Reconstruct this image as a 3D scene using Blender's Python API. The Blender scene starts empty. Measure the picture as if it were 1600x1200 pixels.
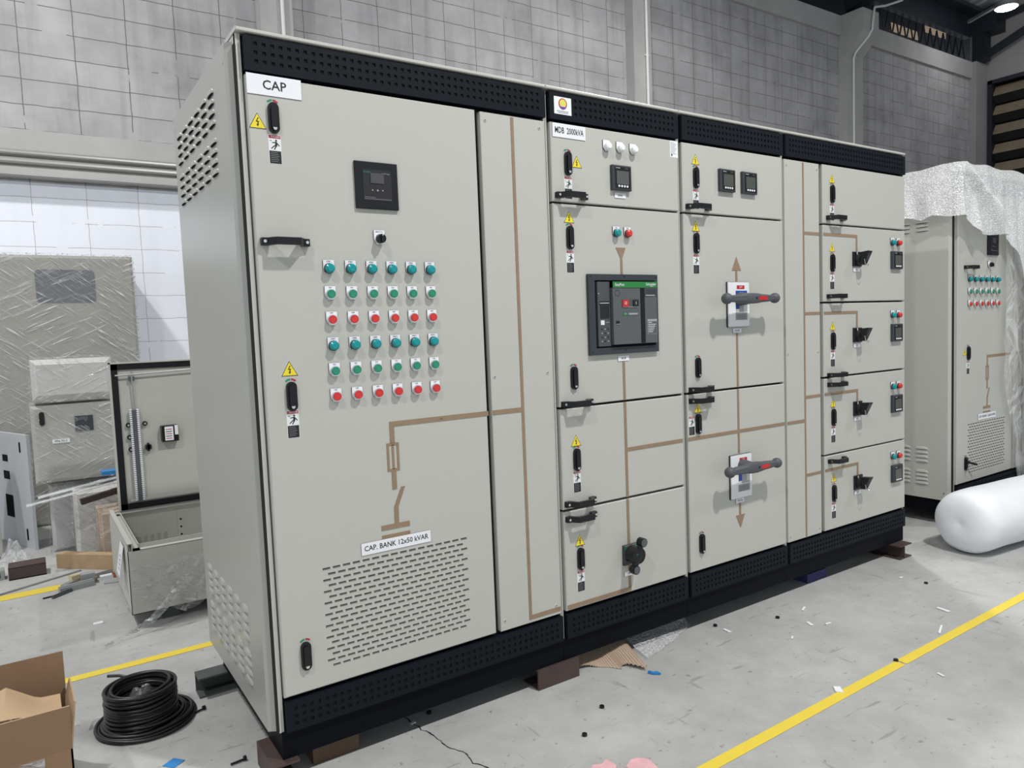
import bpy, math, random
from mathutils import Matrix, Vector, noise
random.seed(11)
SC = bpy.context.scene
COL = SC.collection
ZO = 0.265            # door bottoms of the switchboard sit this high above the shop floor
R = math.radians

# ---------------------------------------------------------------- camera
cd = bpy.data.cameras.new('camera'); cam = bpy.data.objects.new('camera', cd); COL.objects.link(cam)
cd.sensor_width = 36; cd.lens = 36 * 1140.26 / 1600; cd.clip_start = .02; cd.clip_end = 200
rt = Vector((0.8308118, -0.5551694, -0.0392255)); fw = Vector((0.5517757, 0.8308465, -0.0723711)); up = Vector((0.0727686, 0.0384831, 0.9966061))
m = Matrix((rt, up, -fw)).transposed().to_4x4()
m.translation = Vector((-0.56458, -2.12925, 1.05806 + ZO)); cam.matrix_world = m
SC.camera = cam

# ---------------------------------------------------------------- daylight, exposure
w = bpy.data.worlds.new('world'); SC.world = w; w.use_nodes = True
w.node_tree.nodes['Background'].inputs[0].default_value = (0.86, 0.93, 1.0, 1)
w.node_tree.nodes['Background'].inputs[1].default_value = 0.68
SC.view_settings.view_transform = 'Standard'; SC.view_settings.look = 'None'
SC.view_settings.gamma = 1; SC.view_settings.use_curve_mapping = False
SC.view_settings.exposure = 0.23
# hanging lamps of the hall: (x, y, height above floor, watts)
LAMPS = [(1.95, -2.8, 5.9, 232), (-2.9, -2.8, 5.9, 120), (6.8, -2.8, 5.9, 100),
         (-2.2, 2.7, 6.1, 195), (5.0, 2.0, 6.2, 125), (13.95, 3.85, 6.55, 13)]

# ---------------------------------------------------------------- materials
MATS = {}
def mat(name, col, rough=.5, metal=0., bump=0., bscale=200., var=0., vscale=3., spec=.5, emit=None, es=0.):
    if name in MATS: return MATS[name]
    M = bpy.data.materials.new(name); M.use_nodes = True; nt = M.node_tree; b = nt.nodes['Principled BSDF']
    b.inputs['Base Color'].default_value = (*col, 1); b.inputs['Roughness'].default_value = rough
    b.inputs['Metallic'].default_value = metal; b.inputs['Specular IOR Level'].default_value = spec
    if var or bump:
        tc = nt.nodes.new('ShaderNodeTexCoord')
    if var:
        n = nt.nodes.new('ShaderNodeTexNoise'); n.inputs['Scale'].default_value = vscale; n.inputs['Detail'].default_value = 5
        nt.links.new(tc.outputs['Object'], n.inputs['Vector'])
        mx = nt.nodes.new('ShaderNodeMix'); mx.data_type = 'RGBA'
        mx.inputs[6].default_value = (*[c * (1 - var) for c in col], 1); mx.inputs[7].default_value = (*[min(1, c * (1 + var)) for c in col], 1)
        nt.links.new(n.outputs['Fac'], mx.inputs[0]); nt.links.new(mx.outputs[2], b.inputs['Base Color'])
    if bump:
        n2 = nt.nodes.new('ShaderNodeTexNoise'); n2.inputs['Scale'].default_value = bscale; n2.inputs['Detail'].default_value = 3
        nt.links.new(tc.outputs['Object'], n2.inputs['Vector'])
        bp = nt.nodes.new('ShaderNodeBump'); bp.inputs['Strength'].default_value = bump; bp.inputs['Distance'].default_value = .002
        nt.links.new(n2.outputs['Fac'], bp.inputs['Height']); nt.links.new(bp.outputs[0], b.inputs['Normal'])
    if emit:
        b.inputs['Emission Color'].default_value = (*emit, 1); b.inputs['Emission Strength'].default_value = es
    MATS[name] = M; return M

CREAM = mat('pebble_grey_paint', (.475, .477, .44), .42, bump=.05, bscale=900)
CREAMS = mat('pebble_grey_gloss_shaded', (.355, .36, .335), .28, bump=.04, bscale=500)  # glossier copy of the cabinet paint, darkened for shade on the CAP side
GAP = mat('seal_and_gap_shade', (.022, .023, .022), .8, spec=.2)  # black of the door seals, also painted shade in the gaps
BLK = mat('blue_black_paint', (.0065, .0085, .0135), .5, bump=.05, bscale=700, spec=.12)
BLKB = mat('black_base_paint', (.0035, .0045, .007), .5, var=.2, spec=.08)
HOLE = mat('hole_dark', (.002, .002, .003), .9)
BPL = mat('black_plastic', (.007, .008, .010), .35, spec=.35)
DPL = mat('dark_grey_plastic', (.035, .040, .050), .4)
GPL = mat('grey_plastic', (.085, .095, .105), .45)
GPL2 = mat('light_grey_plastic', (.33, .34, .35), .5)
GRIP = mat('grip_plastic', (.075, .080, .092), .55, bump=.1, bscale=900)
SCRN = mat('lcd_screen', (.075, .085, .075), .12)
SCRN2 = mat('dark_screen', (.035, .035, .045), .1)
WHT = mat('white_plate', (.80, .81, .86), .4)
WHTS = mat('white_sticker', (.82, .84, .86), .35)
INK = mat('black_ink', (.008, .008, .010), .5)
INKW = mat('white_ink', (.75, .77, .78), .5)
RED = mat('signal_red', (.52, .022, .022), .35)
REDL = mat('red_lens', (.60, .035, .03), .18)
REDD = mat('dark_red_print', (.42, .03, .05), .4)
TEAL = mat('teal_lens', (.0, .27, .29), .18)
GRN = mat('green_cap', (.02, .25, .14), .4)
GRNS = mat('green_strip', (.02, .20, .045), .4)
BLUE = mat('blue_print', (.012, .07, .40), .4)
YEL = mat('warning_yellow', (.80, .66, .035), .4)
CHR = mat('chrome', (.75, .75, .76), .22, 1.)
KRAFT = mat('kraft_tape', (.27, .19, .125), .7, var=.12, vscale=30)
KRAFTD = mat('kraft_print', (.22, .09, .06), .7)
PURP = mat('purple_print', (.16, .04, .28), .5)
MAROON = mat('maroon_print', (.28, .06, .05), .5)
ORNG = mat('orange_print', (.90, .55, .12), .5)
LIME = mat('lime_print', (.55, .75, .10), .5)
RUST = mat('brown_primer_steel', (.060, .038, .034), .55, var=.35, vscale=14, bump=.2, bscale=60)
RUSTD = mat('dark_steel', (.075, .085, .085), .45, var=.3, vscale=10)
WOOD = mat('pine_timber', (.42, .29, .17), .7, var=.25, vscale=12, bump=.2, bscale=50)
CARD = mat('cardboard', (.235, .145, .085), .8, var=.08, vscale=8)
CARDL = mat('cardboard_inside', (.40, .27, .165), .8, var=.10, vscale=10)
PAPER = mat('brown_paper', (.42, .29, .175), .75, var=.08, vscale=6)
CABLE = mat('black_cable_sheath', (.012, .012, .013), .38, var=.25, vscale=9)
GALV = mat('grey_galvanised', (.36, .37, .37), .4, .4)
PIPE = mat('conduit_grey', (.45, .45, .43), .32, .6)
PIPEW = mat('conduit_white', (.75, .75, .74), .45)
FOAM = mat('foam_white', (.62, .61, .58), .8, var=.10, vscale=5)
BOXG = mat('wrapped_grey', (.29, .28, .255), .6, var=.10, vscale=4)
BOXW = mat('wrapped_pale', (.50, .50, .49), .6, var=.10, vscale=5)
BEIGE = mat('beige_carton', (.50, .39, .30), .75, var=.08, vscale=4)
PANELM = mat('plain_panel_grey', (.56, .58, .62), .45)
STEELB = mat('blue_black_steel', (.012, .016, .026), .5, var=.25, vscale=2)
YLINE = mat('floor_line_yellow', (.78, .60, .06), .55, var=.07, vscale=9)
FIN = mat('vent_filter', (.42, .42, .38), .7)
LOUV = mat('translucent_louvre', (.20, .165, .12), .5, var=.45, vscale=7, bump=.4, bscale=40, emit=(.55, .42, .26), es=.03)  # mottling and faint glow stand in for daylight through the slats
LIT = mat('lamp_glow', (1, 1, 1), .5, emit=(.95, .98, 1), es=14)
LITW = mat('daylight_opening', (.5, .4, .3), .5, emit=(.85, .66, .45), es=.14)

def filmmat(name, lo, hi, scale, stretch, bump, base=(.85, .87, .88), rough=.12, contrast=(.48, .62), angs=(24, -38)):
    M = bpy.data.materials.new(name); M.use_nodes = True; nt = M.node_tree; nt.nodes.clear(); N = nt.nodes.new; L = nt.links.new
    out = N('ShaderNodeOutputMaterial'); mix = N('ShaderNodeMixShader'); tr = N('ShaderNodeBsdfTransparent'); pb = N('ShaderNodeBsdfPrincipled')
    pb.inputs['Base Color'].default_value = (*base, 1); pb.inputs['Roughness'].default_value = rough
    tc = N('ShaderNodeTexCoord'); hs = []; cr = N('ShaderNodeTexNoise'); cr.inputs['Scale'].default_value = 2.2; cr.inputs['Detail'].default_value = 2; L(tc.outputs['Object'], cr.inputs['Vector'])
    for k, ag in enumerate(angs):     # taut film streaks with highlights painted in, two directions, fading in patches
        m0 = N('ShaderNodeMapping'); m0.inputs['Rotation'].default_value = (0, R(ag), 0); m0.inputs['Location'].default_value = (k * 3.3, 0, 0)
        mp = N('ShaderNodeMapping'); mp.inputs['Scale'].default_value = stretch
        n = N('ShaderNodeTexNoise'); n.inputs['Scale'].default_value = scale * (1 + .4 * k); n.inputs['Detail'].default_value = 6; n.inputs['Distortion'].default_value = .35
        L(tc.outputs['Object'], m0.inputs[0]); L(m0.outputs[0], mp.inputs[0]); L(mp.outputs[0], n.inputs['Vector'])
        rp = N('ShaderNodeMapRange'); rp.inputs[1].default_value = contrast[0]; rp.inputs[2].default_value = contrast[1]; L(n.outputs['Fac'], rp.inputs[0])
        mk = N('ShaderNodeMapRange'); mk.inputs[1].default_value = .38 if k == 0 else .62; mk.inputs[2].default_value = .56 if k == 0 else .44; L(cr.outputs['Fac'], mk.inputs[0])
        q = N('ShaderNodeMath'); q.operation = 'MULTIPLY'; L(rp.outputs[0], q.inputs[0]); L(mk.outputs[0], q.inputs[1]); hs.append(q.outputs[0])
    mx = N('ShaderNodeMath'); mx.operation = 'MAXIMUM'; L(hs[0], mx.inputs[0]); L(hs[1], mx.inputs[1])
    rg = N('ShaderNodeMapRange'); rg.inputs[3].default_value = lo; rg.inputs[4].default_value = hi; L(mx.outputs[0], rg.inputs[0]); L(rg.outputs[0], mix.inputs[0])
    bp = N('ShaderNodeBump'); bp.inputs['Strength'].default_value = bump; bp.inputs['Distance'].default_value = .02
    L(mx.outputs[0], bp.inputs['Height']); L(bp.outputs[0], pb.inputs['Normal'])
    L(tr.outputs[0], mix.inputs[1]); L(pb.outputs[0], mix.inputs[2]); L(mix.outputs[0], out.inputs[0])
    MATS[name] = M; return M
FILM = filmmat('stretch_film', .07, .80, 5.0, (1.0, 1.0, 13), .8, contrast=(.53, .69))
FILMC = filmmat('clear_film', .10, .9, 10, (1, 1, 4), 1., rough=.06, contrast=(.50, .68), angs=(48, -15))
FILMT = filmmat('thin_sheet_film', .14, .5, 3, (7, 7, .6), .5, contrast=(.45, .6))

def bubblemat(name, lo, hi, sc):
    M = bpy.data.materials.new(name); M.use_nodes = True; nt = M.node_tree; nt.nodes.clear(); N = nt.nodes.new; L = nt.links.new
    out = N('ShaderNodeOutputMaterial'); mix = N('ShaderNodeMixShader'); tr = N('ShaderNodeBsdfTransparent'); pb = N('ShaderNodeBsdfPrincipled')
    pb.inputs['Base Color'].default_value = (.96, .97, .99, 1); pb.inputs['Roughness'].default_value = .22
    tc = N('ShaderNodeTexCoord'); v = N('ShaderNodeTexVoronoi'); v.inputs['Scale'].default_value = sc
    L(tc.outputs['Object'], v.inputs['Vector'])
    rp = N('ShaderNodeMapRange'); rp.inputs[1].default_value = .1; rp.inputs[2].default_value = .75; rp.inputs[3].default_value = lo; rp.inputs[4].default_value = hi
    L(v.outputs['Distance'], rp.inputs[0]); L(rp.outputs[0], mix.inputs[0])
    bp = N('ShaderNodeBump'); bp.inputs['Strength'].default_value = .6; bp.inputs['Distance'].default_value = .006; bp.invert = True
    L(v.outputs['Distance'], bp.inputs['Height']); L(bp.outputs[0], pb.inputs['Normal'])
    L(tr.outputs[0], mix.inputs[1]); L(pb.outputs[0], mix.inputs[2]); L(mix.outputs[0], out.inputs[0])
    MATS[name] = M; return M
BUB = bubblemat('bubble_wrap_sheet', .30, .88, 150); BUB2 = bubblemat('bubble_wrap_scrap', .08, .42, 110)
BUBS = mat('bubble_wrap_roll_white', (.84, .86, .90), .5, bump=.35, bscale=120, var=.05, vscale=6)

# floor: worn grey screed with scuffs, specks and soft stains
def floormat():
    M = bpy.data.materials.new('concrete_floor'); M.use_nodes = True; nt = M.node_tree; N = nt.nodes.new; L = nt.links.new; b = nt.nodes['Principled BSDF']
    tc = N('ShaderNodeTexCoord')
    def ns(s, d=6, r=.6, sc=(1, 1, 1)):
        mp = N('ShaderNodeMapping'); mp.inputs['Scale'].default_value = sc; L(tc.outputs['Object'], mp.inputs[0])
        n = N('ShaderNodeTexNoise'); n.inputs['Scale'].default_value = s; n.inputs['Detail'].default_value = d; n.inputs['Roughness'].default_value = r; L(mp.outputs[0], n.inputs['Vector']); return n.outputs['Fac']
    def ramp(f, a, b_, lo, hi):
        r = N('ShaderNodeMapRange'); r.inputs[1].default_value = a; r.inputs[2].default_value = b_; r.inputs[3].default_value = lo; r.inputs[4].default_value = hi; L(f, r.inputs[0]); return r.outputs[0]
    def mul(a, b_):
        k = N('ShaderNodeMath'); k.operation = 'MULTIPLY'; L(a, k.inputs[0]); L(b_, k.inputs[1]); return k.outputs[0]
    f = mul(ramp(ns(1.3), .3, .7, .82, 1.10), ramp(ns(9, 8, .7), .3, .7, .88, 1.08))
    f = mul(f, ramp(ns(34, 3, .6), .64, .72, 1, .55))
    f = mul(f, ramp(ns(6, 2, .5, (1, 7, 1)), .68, .75, 1, .72))
    f = mul(f, ramp(ns(5, 2, .5, (6, 1, 1)), .69, .76, 1, .74))
    vm = N('ShaderNodeVectorMath'); vm.operation = 'SCALE'; vm.inputs[0].default_value = (.44, .445, .435); L(f, vm.inputs['Scale']); L(vm.outputs[0], b.inputs['Base Color'])
    L(ramp(ns(4), .3, .7, .38, .62), b.inputs['Roughness'])
    bp = N('ShaderNodeBump'); bp.inputs['Strength'].default_value = .15; bp.inputs['Distance'].default_value = .004; L(ns(60, 4), bp.inputs['Height']); L(bp.outputs[0], b.inputs['Normal'])
    return M
FLOORM = floormat()

# block wall: stack-bonded blocks .39 x .20 laid from a given joint, thin dark joints, stains
def blockmat(name, col, joint, x0, z0, dirt, axis='X', jw=.006):
    M = bpy.data.materials.new(name); M.use_nodes = True; nt = M.node_tree; N = nt.nodes.new; L = nt.links.new; b = nt.nodes['Principled BSDF']
    tc = N('ShaderNodeTexCoord'); sp = N('ShaderNodeSeparateXYZ'); L(tc.outputs['Object'], sp.inputs[0])
    wob = N('ShaderNodeTexNoise'); wob.inputs['Scale'].default_value = 7; wob.inputs['Detail'].default_value = 4; L(tc.outputs['Object'], wob.inputs['Vector'])
    def M2(op, a, b_=None, c=None):
        k = N('ShaderNodeMath'); k.operation = op
        for i, v in enumerate((a, b_, c)):
            if v is None: continue
            if isinstance(v, (int, float)): k.inputs[i].default_value = v
            else: L(v, k.inputs[i])
        return k.outputs[0]
    def line(coord, o, per):
        t = M2('ADD', M2('SUBTRACT', coord, o), M2('MULTIPLY', M2('SUBTRACT', wob.outputs['Fac'], .5), .018))
        fr = M2('FRACT', M2('DIVIDE', t, per))
        d = M2('MULTIPLY', M2('MINIMUM', fr, M2('SUBTRACT', 1., fr)), per)
        return M2('LESS_THAN', d, jw / 2)
    c1 = sp.outputs['X'] if axis == 'X' else sp.outputs['Y']
    v = line(c1, x0, .39); h = line(sp.outputs['Z'], z0, .20)
    br = N('ShaderNodeTexNoise'); br.inputs['Scale'].default_value = 2.2; br.inputs['Detail'].default_value = 6; L(tc.outputs['Object'], br.inputs['Vector'])
    jm = M2('MULTIPLY', M2('MAXIMUM', v, h), M2('GREATER_THAN', br.outputs['Fac'], .40))
    st = N('ShaderNodeTexNoise'); st.inputs['Scale'].default_value = 1.6; st.inputs['Detail'].default_value = 8; st.inputs['Roughness'].default_value = .65; L(tc.outputs['Object'], st.inputs['Vector'])
    mp = N('ShaderNodeMapping'); mp.inputs['Scale'].default_value = (6, 6, .35); L(tc.outputs['Object'], mp.inputs[0])
    dr = N('ShaderNodeTexNoise'); dr.inputs['Scale'].default_value = 1.3; dr.inputs['Detail'].default_value = 6; L(mp.outputs[0], dr.inputs['Vector'])
    def rg(f, a, b_, lo, hi):
        r = N('ShaderNodeMapRange'); r.inputs[1].default_value = a; r.inputs[2].default_value = b_; r.inputs[3].default_value = lo; r.inputs[4].default_value = hi; L(f, r.inputs[0]); return r.outputs[0]
    f = M2('MULTIPLY', rg(st.outputs['Fac'], .35, .7, 1, 1 - dirt), rg(dr.outputs['Fac'], .5, .75, 1, 1 - dirt * .8))
    cb = N('ShaderNodeCombineXYZ'); L(M2('FLOOR', M2('DIVIDE', M2('SUBTRACT', c1, x0), .39)), cb.inputs[0]); L(M2('FLOOR', M2('DIVIDE', M2('SUBTRACT', sp.outputs['Z'], z0), .20)), cb.inputs[1])
    wn_ = N('ShaderNodeTexWhiteNoise'); L(cb.outputs[0], wn_.inputs['Vector'])
    f = M2('MULTIPLY', f, rg(wn_.outputs['Value'], 0, 1, 1 - dirt * .18, 1.02))
    vm = N('ShaderNodeVectorMath'); vm.operation = 'SCALE'; vm.inputs[0].default_value = col; L(f, vm.inputs['Scale'])
    mx = N('ShaderNodeMix'); mx.data_type = 'RGBA'; L(jm, mx.inputs[0]); L(vm.outputs[0], mx.inputs[6]); mx.inputs[7].default_value = (*joint, 1)
    L(mx.outputs[2], b.inputs['Base Color']); b.inputs['Roughness'].default_value = .85
    bp = N('ShaderNodeBump'); bp.inputs['Strength'].default_value = .3; bp.inputs['Distance'].default_value = .004; L(M2('SUBTRACT', M2('MULTIPLY', st.outputs['Fac'], .6), jm), bp.inputs['Height']); L(bp.outputs[0], b.inputs['Normal'])
    return M
WALLU = blockmat('grey_block_wall', (.485, .48, .495), (.15, .145, .14), -.429, 3.627, .34, jw=.007)
WALLL = blockmat('white_painted_block_wall', (.83, .86, .95), (.36, .37, .40), -.429, 1.492, .05, jw=.004)
CONC = mat('cast_concrete', (.43, .425, .42), .85, var=.22, vscale=2.5, bump=.2, bscale=30)
CONCR = mat('concrete_right_wall', (.33, .325, .33), .85, var=.18, vscale=1.5)
ROOFM = mat('roof_sheet', (.42, .44, .46), .5, .3)

# ---------------------------------------------------------------- mesh builder (all coordinates: z = 0 at the door bottoms)
class MB:
    def __init__(s): s.v = []; s.f = []; s.m = []; s.ms = []
    def mi(s, m):
        if m not in s.ms: s.ms.append(m)
        return s.ms.index(m)
    def add(s, vs, fs, m):
        o = len(s.v); s.v += [tuple(p) for p in vs]; k = s.mi(m)
        for f in fs: s.f.append(tuple(i + o for i in f)); s.m.append(k)
        return s
    def box(s, x0, x1, y0, y1, z0, z1, m, front=None):
        vs = [(x0, y0, z0), (x1, y0, z0), (x1, y1, z0), (x0, y1, z0), (x0, y0, z1), (x1, y0, z1), (x1, y1, z1), (x0, y1, z1)]
        s.add(vs, [(0, 3, 2, 1), (4, 5, 6, 7), (1, 2, 6, 5), (2, 3, 7, 6), (3, 0, 4, 7)], m)
        s.add([vs[0], vs[1], vs[5], vs[4]], [(0, 1, 2, 3)], front or m); return s
    def cbox(s, x0, x1, y0, y1, z0, z1, m, b=.003):   # box whose front (-y) edges are chamfered
        o = [(x0, z0), (x1, z0), (x1, z1), (x0, z1)]; i = [(x0 + b, z0 + b), (x1 - b, z0 + b), (x1 - b, z1 - b), (x0 + b, z1 - b)]
        vs = [(x, y1, z) for x, z in o] + [(x, y0 + b, z) for x, z in o] + [(x, y0, z) for x, z in i]
        fs = [(3, 2, 1, 0)] + [(k, (k + 1) % 4, 4 + (k + 1) % 4, 4 + k) for k in range(4)] + [(4 + k, 4 + (k + 1) % 4, 8 + (k + 1) % 4, 8 + k) for k in range(4)] + [(8, 9, 10, 11)]
        return s.add(vs, fs, m)
    def poly(s, pts, y0, y1, m, side=None):            # pts (x,z) ccw seen from the front, extruded y0..y1
        n = len(pts); a = sum(pts[i][0] * pts[(i + 1) % n][1] - pts[(i + 1) % n][0] * pts[i][1] for i in range(n))
        if a < 0: pts = pts[::-1]
        s.add([(x, y0, z) for x, z in pts], [tuple(range(n))], m)
        if y1 is not None:
            s.add([(x, y0, z) for x, z in pts] + [(x, y1, z) for x, z in pts], [(i, n + i, n + (i + 1) % n, (i + 1) % n) for i in range(n)] + [tuple(range(2 * n - 1, n - 1, -1))], side or m)
        return s
    def cyl(s, x, z, r, y0, y1, m, n=24, r0=None, side=None):   # axis y, front at y0
        r0 = r if r0 is None else r0
        a = [(math.cos(2 * math.pi * k / n), math.sin(2 * math.pi * k / n)) for k in range(n)]
        f = [(x + r0 * c, y0, z + r0 * q) for c, q in a]; b = [(x + r * c, y1, z + r * q) for c, q in a]
        s.add(f, [tuple(range(n))], m); s.add(f + b, [(k, n + k, n + (k + 1) % n, (k + 1) % n) for k in range(n)], side or m); return s
    def tube(s, pts, r, m, n=10, caps=True, closed=False):
        pts = [Vector(p) for p in pts]; N_ = len(pts); rings = []; prev = None
        for i, p in enumerate(pts):
            if closed: t = pts[(i + 1) % N_] - pts[i - 1]
            else: t = (pts[min(i + 1, N_ - 1)] - pts[max(i - 1, 0)])
            t.normalize()
            ref = prev if prev is not None else (Vector((0, 0, 1)) if abs(t.z) < .9 else Vector((1, 0, 0)))
            a = (ref - t * ref.dot(t)).normalized(); prev = a; b = t.cross(a)
            rr = r[i] if isinstance(r, (list, tuple)) else r
            rings.append([p + (a * math.cos(2 * math.pi * k / n) + b * math.sin(2 * math.pi * k / n)) * rr for k in range(n)])
        vs = [q for g in rings for q in g]; fs = []
        for i in range(N_ if closed else N_ - 1):
            j = (i + 1) % N_
            for k in range(n): fs.append((i * n + k, i * n + (k + 1) % n, j * n + (k + 1) % n, j * n + k))
        if caps and not closed: fs += [tuple(range(n - 1, -1, -1)), tuple((N_ - 1) * n + k for k in range(n))]
        return s.add(vs, fs, m)
    def sphere(s, c, r, m, nu=20, nv=12, sc=(1, 1, 1)):
        vs = []; fs = []
        for j in range(nv + 1):
            t = math.pi * j / nv
            for i in range(nu):
                a = 2 * math.pi * i / nu; vs.append((c[0] + r * sc[0] * math.sin(t) * math.cos(a), c[1] + r * sc[1] * math.sin(t) * math.sin(a), c[2] + r * sc[2] * math.cos(t)))
        for j in range(nv):
            for i in range(nu): fs.append((j * nu + i, (j + 1) * nu + i, (j + 1) * nu + (i + 1) % nu, j * nu + (i + 1) % nu))
        return s.add(vs, fs, m)
    def text(s, body, x, z, h, y, m, sx=1., rot=0.):   # capital height h, centred on x, z
        vs, fs = textmesh(body); k = h / .72; c, q = math.cos(rot), math.sin(rot)
        P = []
        for a, b in vs:
            a *= k * sx; b *= k; P.append((x + a * c - b * q, y, z + a * q + b * c))
        return s.add(P, fs, m)
    def perf(s, x0, x1, z0, z1, y, holes, m, depth=.004, back=HOLE):  # flat plate facing -y with rectangular holes (x0,x1,z0,z1)
        rows = {}
        for h in holes: rows.setdefault((round(h[2], 5), round(h[3], 5)), []).append(h)
        zs = z0
        for key in sorted(rows):
            a, b = key
            s.add([(x0, y, zs), (x1, y, zs), (x1, y, a), (x0, y, a)], [(0, 1, 2, 3)], m); zs = b; xs = x0
            for h in sorted(rows[key]):
                s.add([(xs, y, a), (h[0], y, a), (h[0], y, b), (xs, y, b)], [(0, 1, 2, 3)], m); xs = h[1]
                vs = [(h[0], y, a), (h[1], y, a), (h[1], y, b), (h[0], y, b), (h[0], y + depth, a), (h[1], y + depth, a), (h[1], y + depth, b), (h[0], y + depth, b)]
                s.add(vs, [(0, 4, 5, 1), (1, 5, 6, 2), (2, 6, 7, 3), (3, 7, 4, 0)], m); s.add(vs[4:], [(0, 1, 2, 3)], back)
            s.add([(xs, y, a), (x1, y, a), (x1, y, b), (xs, y, b)], [(0, 1, 2, 3)], m)
        s.add([(x0, y, zs), (x1, y, zs), (x1, y, z1), (x0, y, z1)], [(0, 1, 2, 3)], m); return s
    def mesh(s, name, origin=(0, 0, 0), smooth=True, ang=35):
        me = bpy.data.meshes.new(name); me.from_pydata([(a - origin[0], b - origin[1], c - origin[2]) for a, b, c in s.v], [], s.f)
        for k in s.ms: me.materials.append(k)
        me.polygons.foreach_set('material_index', s.m); me.update()
        if smooth:
            me.polygons.foreach_set('use_smooth', [True] * len(me.polygons)); me.set_sharp_from_angle(angle=R(ang))
        return me

TX = {}
def textmesh(body):
    if body in TX: return TX[body]
    cu = bpy.data.curves.new('t', 'FONT'); cu.body = body; cu.align_x = 'CENTER'; cu.align_y = 'CENTER'; cu.resolution_u = 2; cu.offset = .012
    o = bpy.data.objects.new('t', cu); COL.objects.link(o); bpy.context.view_layer.update()
    me = bpy.data.meshes.new_from_object(o.evaluated_get(bpy.context.evaluated_depsgraph_get()))
    r = ([(v.co.x, v.co.y) for v in me.vertices], [tuple(p.vertices) for p in me.polygons])
    bpy.data.objects.remove(o); bpy.data.curves.remove(cu); bpy.data.meshes.remove(me); TX[body] = r; return r

ORI = {}
def tag(o, label=None, cat=None, group=None, kind=None):
    if label: o['label'] = label
    if cat: o['category'] = cat
    if group: o['group'] = group
    if kind: o['kind'] = kind
    return o
def thing(name, label, cat, loc, group=None):
    o = bpy.data.objects.new(name, None); COL.objects.link(o); o.empty_display_size = .1
    o.location = (loc[0], loc[1], loc[2] + ZO); ORI[o] = loc; return tag(o, label, cat, group)
def part(name, mb, parent, label=None, ang=35):       # a mesh given in room coordinates, under a thing or under a part
    org = ORI[parent]; o = bpy.data.objects.new(name, mb.mesh(name, org, ang=ang)); COL.objects.link(o); o.parent = parent; ORI[o] = org
    return tag(o, label)
def solo(name, mb, label=None, cat=None, origin=(0, 0, 0), group=None, kind=None, ang=35):
    o = bpy.data.objects.new(name, mb.mesh(name, origin, ang=ang)); COL.objects.link(o); o.location = (origin[0], origin[1], origin[2] + ZO)
    return tag(o, label, cat, group, kind)
CACHE = {}
def inst(name, key, fn, parent, x, y, z, label=None): # repeated small fittings share one mesh
    if key not in CACHE: CACHE[key] = fn().mesh(name)
    org = ORI[parent]; o = bpy.data.objects.new(name, CACHE[key]); COL.objects.link(o); o.parent = parent
    o.location = (x - org[0], y - org[1], z - org[2]); return tag(o, label)

# ---------------------------------------------------------------- the hall
W = 5.0; XR = 15.65; F = -ZO
solo('floor', MB().box(-12, 20, -12, 9, F - .1, F, FLOORM), kind='structure')
mb = MB(); mb.box(-12, XR + .2, W, W + .2, 2.41, 5.93, WALLU); mb.box(-12, XR + .2, W, W + .2, F, 2.41, WALLL)
solo('wall_back', mb, kind='structure')
mb = MB(); mb.box(-12, XR, W - .035, W, 2.50, 2.82, CONC); mb.box(-12, XR, W - .13, W, 2.44, 2.50, CONC)
solo('trim_1', mb, kind='structure')
mb = MB(); mb.box(-12, XR, W - .05, W + .2, 5.62, 5.93, CONC)
solo('trim_2', mb, kind='structure')
for k, (a, b) in enumerate(((1.46, 1.76), (6.12, 6.42), (10.80, 11.25))):
    mb = MB().box(a, b, W - .15, W, F, 5.93, CONC)
    if k == 2:
        ys = [(W - .15, 5.30), (W - .42, 5.58), (W - .42, 5.93), (W, 5.93), (W, 5.30)]
        n = len(ys); vs = [(a - .003, y, z) for y, z in ys] + [(b + .003, y, z) for y, z in ys]
        mb.add(vs, [tuple(range(n - 1, -1, -1)), tuple(range(n, 2 * n))] + [(i, (i + 1) % n, n + (i + 1) % n, n + i) for i in range(n)], CONC)
    solo('trim_%d' % (k + 3), mb, kind='structure')
solo('trim_6', MB().box(XR - .45, XR, W - .12, W, F, 5.93, CONCR), kind='structure')
mb = MB(); mb.box(XR, XR + .2, -12, W + .2, 5.60, 9.5, CONCR); mb.box(XR, XR + .2, 4.86, W + .2, F, 5.60, CONCR); mb.box(XR, XR + .2, -12, 0, F, 5.60, CONCR)
solo('wall_right', mb, kind='structure')
# louvred opening in the right wall
wn = solo('window_1', MB().box(XR - .03, XR + .03, 4.78, 4.86, F, 5.60, STEELB).box(XR - .03, XR + .03, 0, 4.86, 5.53, 5.60, STEELB).box(XR + .25, XR + .28, -.1, 5.0, F, 5.9, HOLE).box(XR + .03, XR + .25, 4.80, 4.86, F, 5.6, STEELB).box(XR + .03, XR + .25, 0, 4.86, 5.56, 5.6, STEELB), kind='structure')
ORI[wn] = (0, 0, 0)
for k in range(14):
    z = 5.50 - k * .372
    mb = MB(); a = (XR + .16, XR + .02, z, z - .20); b = (XR + .02, XR + .16, z - .20, z - .335)
    for (xa, xb, za, zb_), mm in ((a, LOUV), (b, GAP)):  # dark boards stand in for the shaded gaps between slats
        mb.add([(xb, 0, zb_), (xb, 4.79, zb_), (xa, 4.79, za), (xa, 0, za)], [(0, 3, 2, 1)], mm)
        mb.add([(xb + .006, 0, zb_ - .004), (xb + .006, 4.79, zb_ - .004), (xa + .006, 4.79, za - .004), (xa + .006, 0, za - .004)], [(0, 1, 2, 3)], mm)
    part('louvre_slat', mb, wn)
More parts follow.
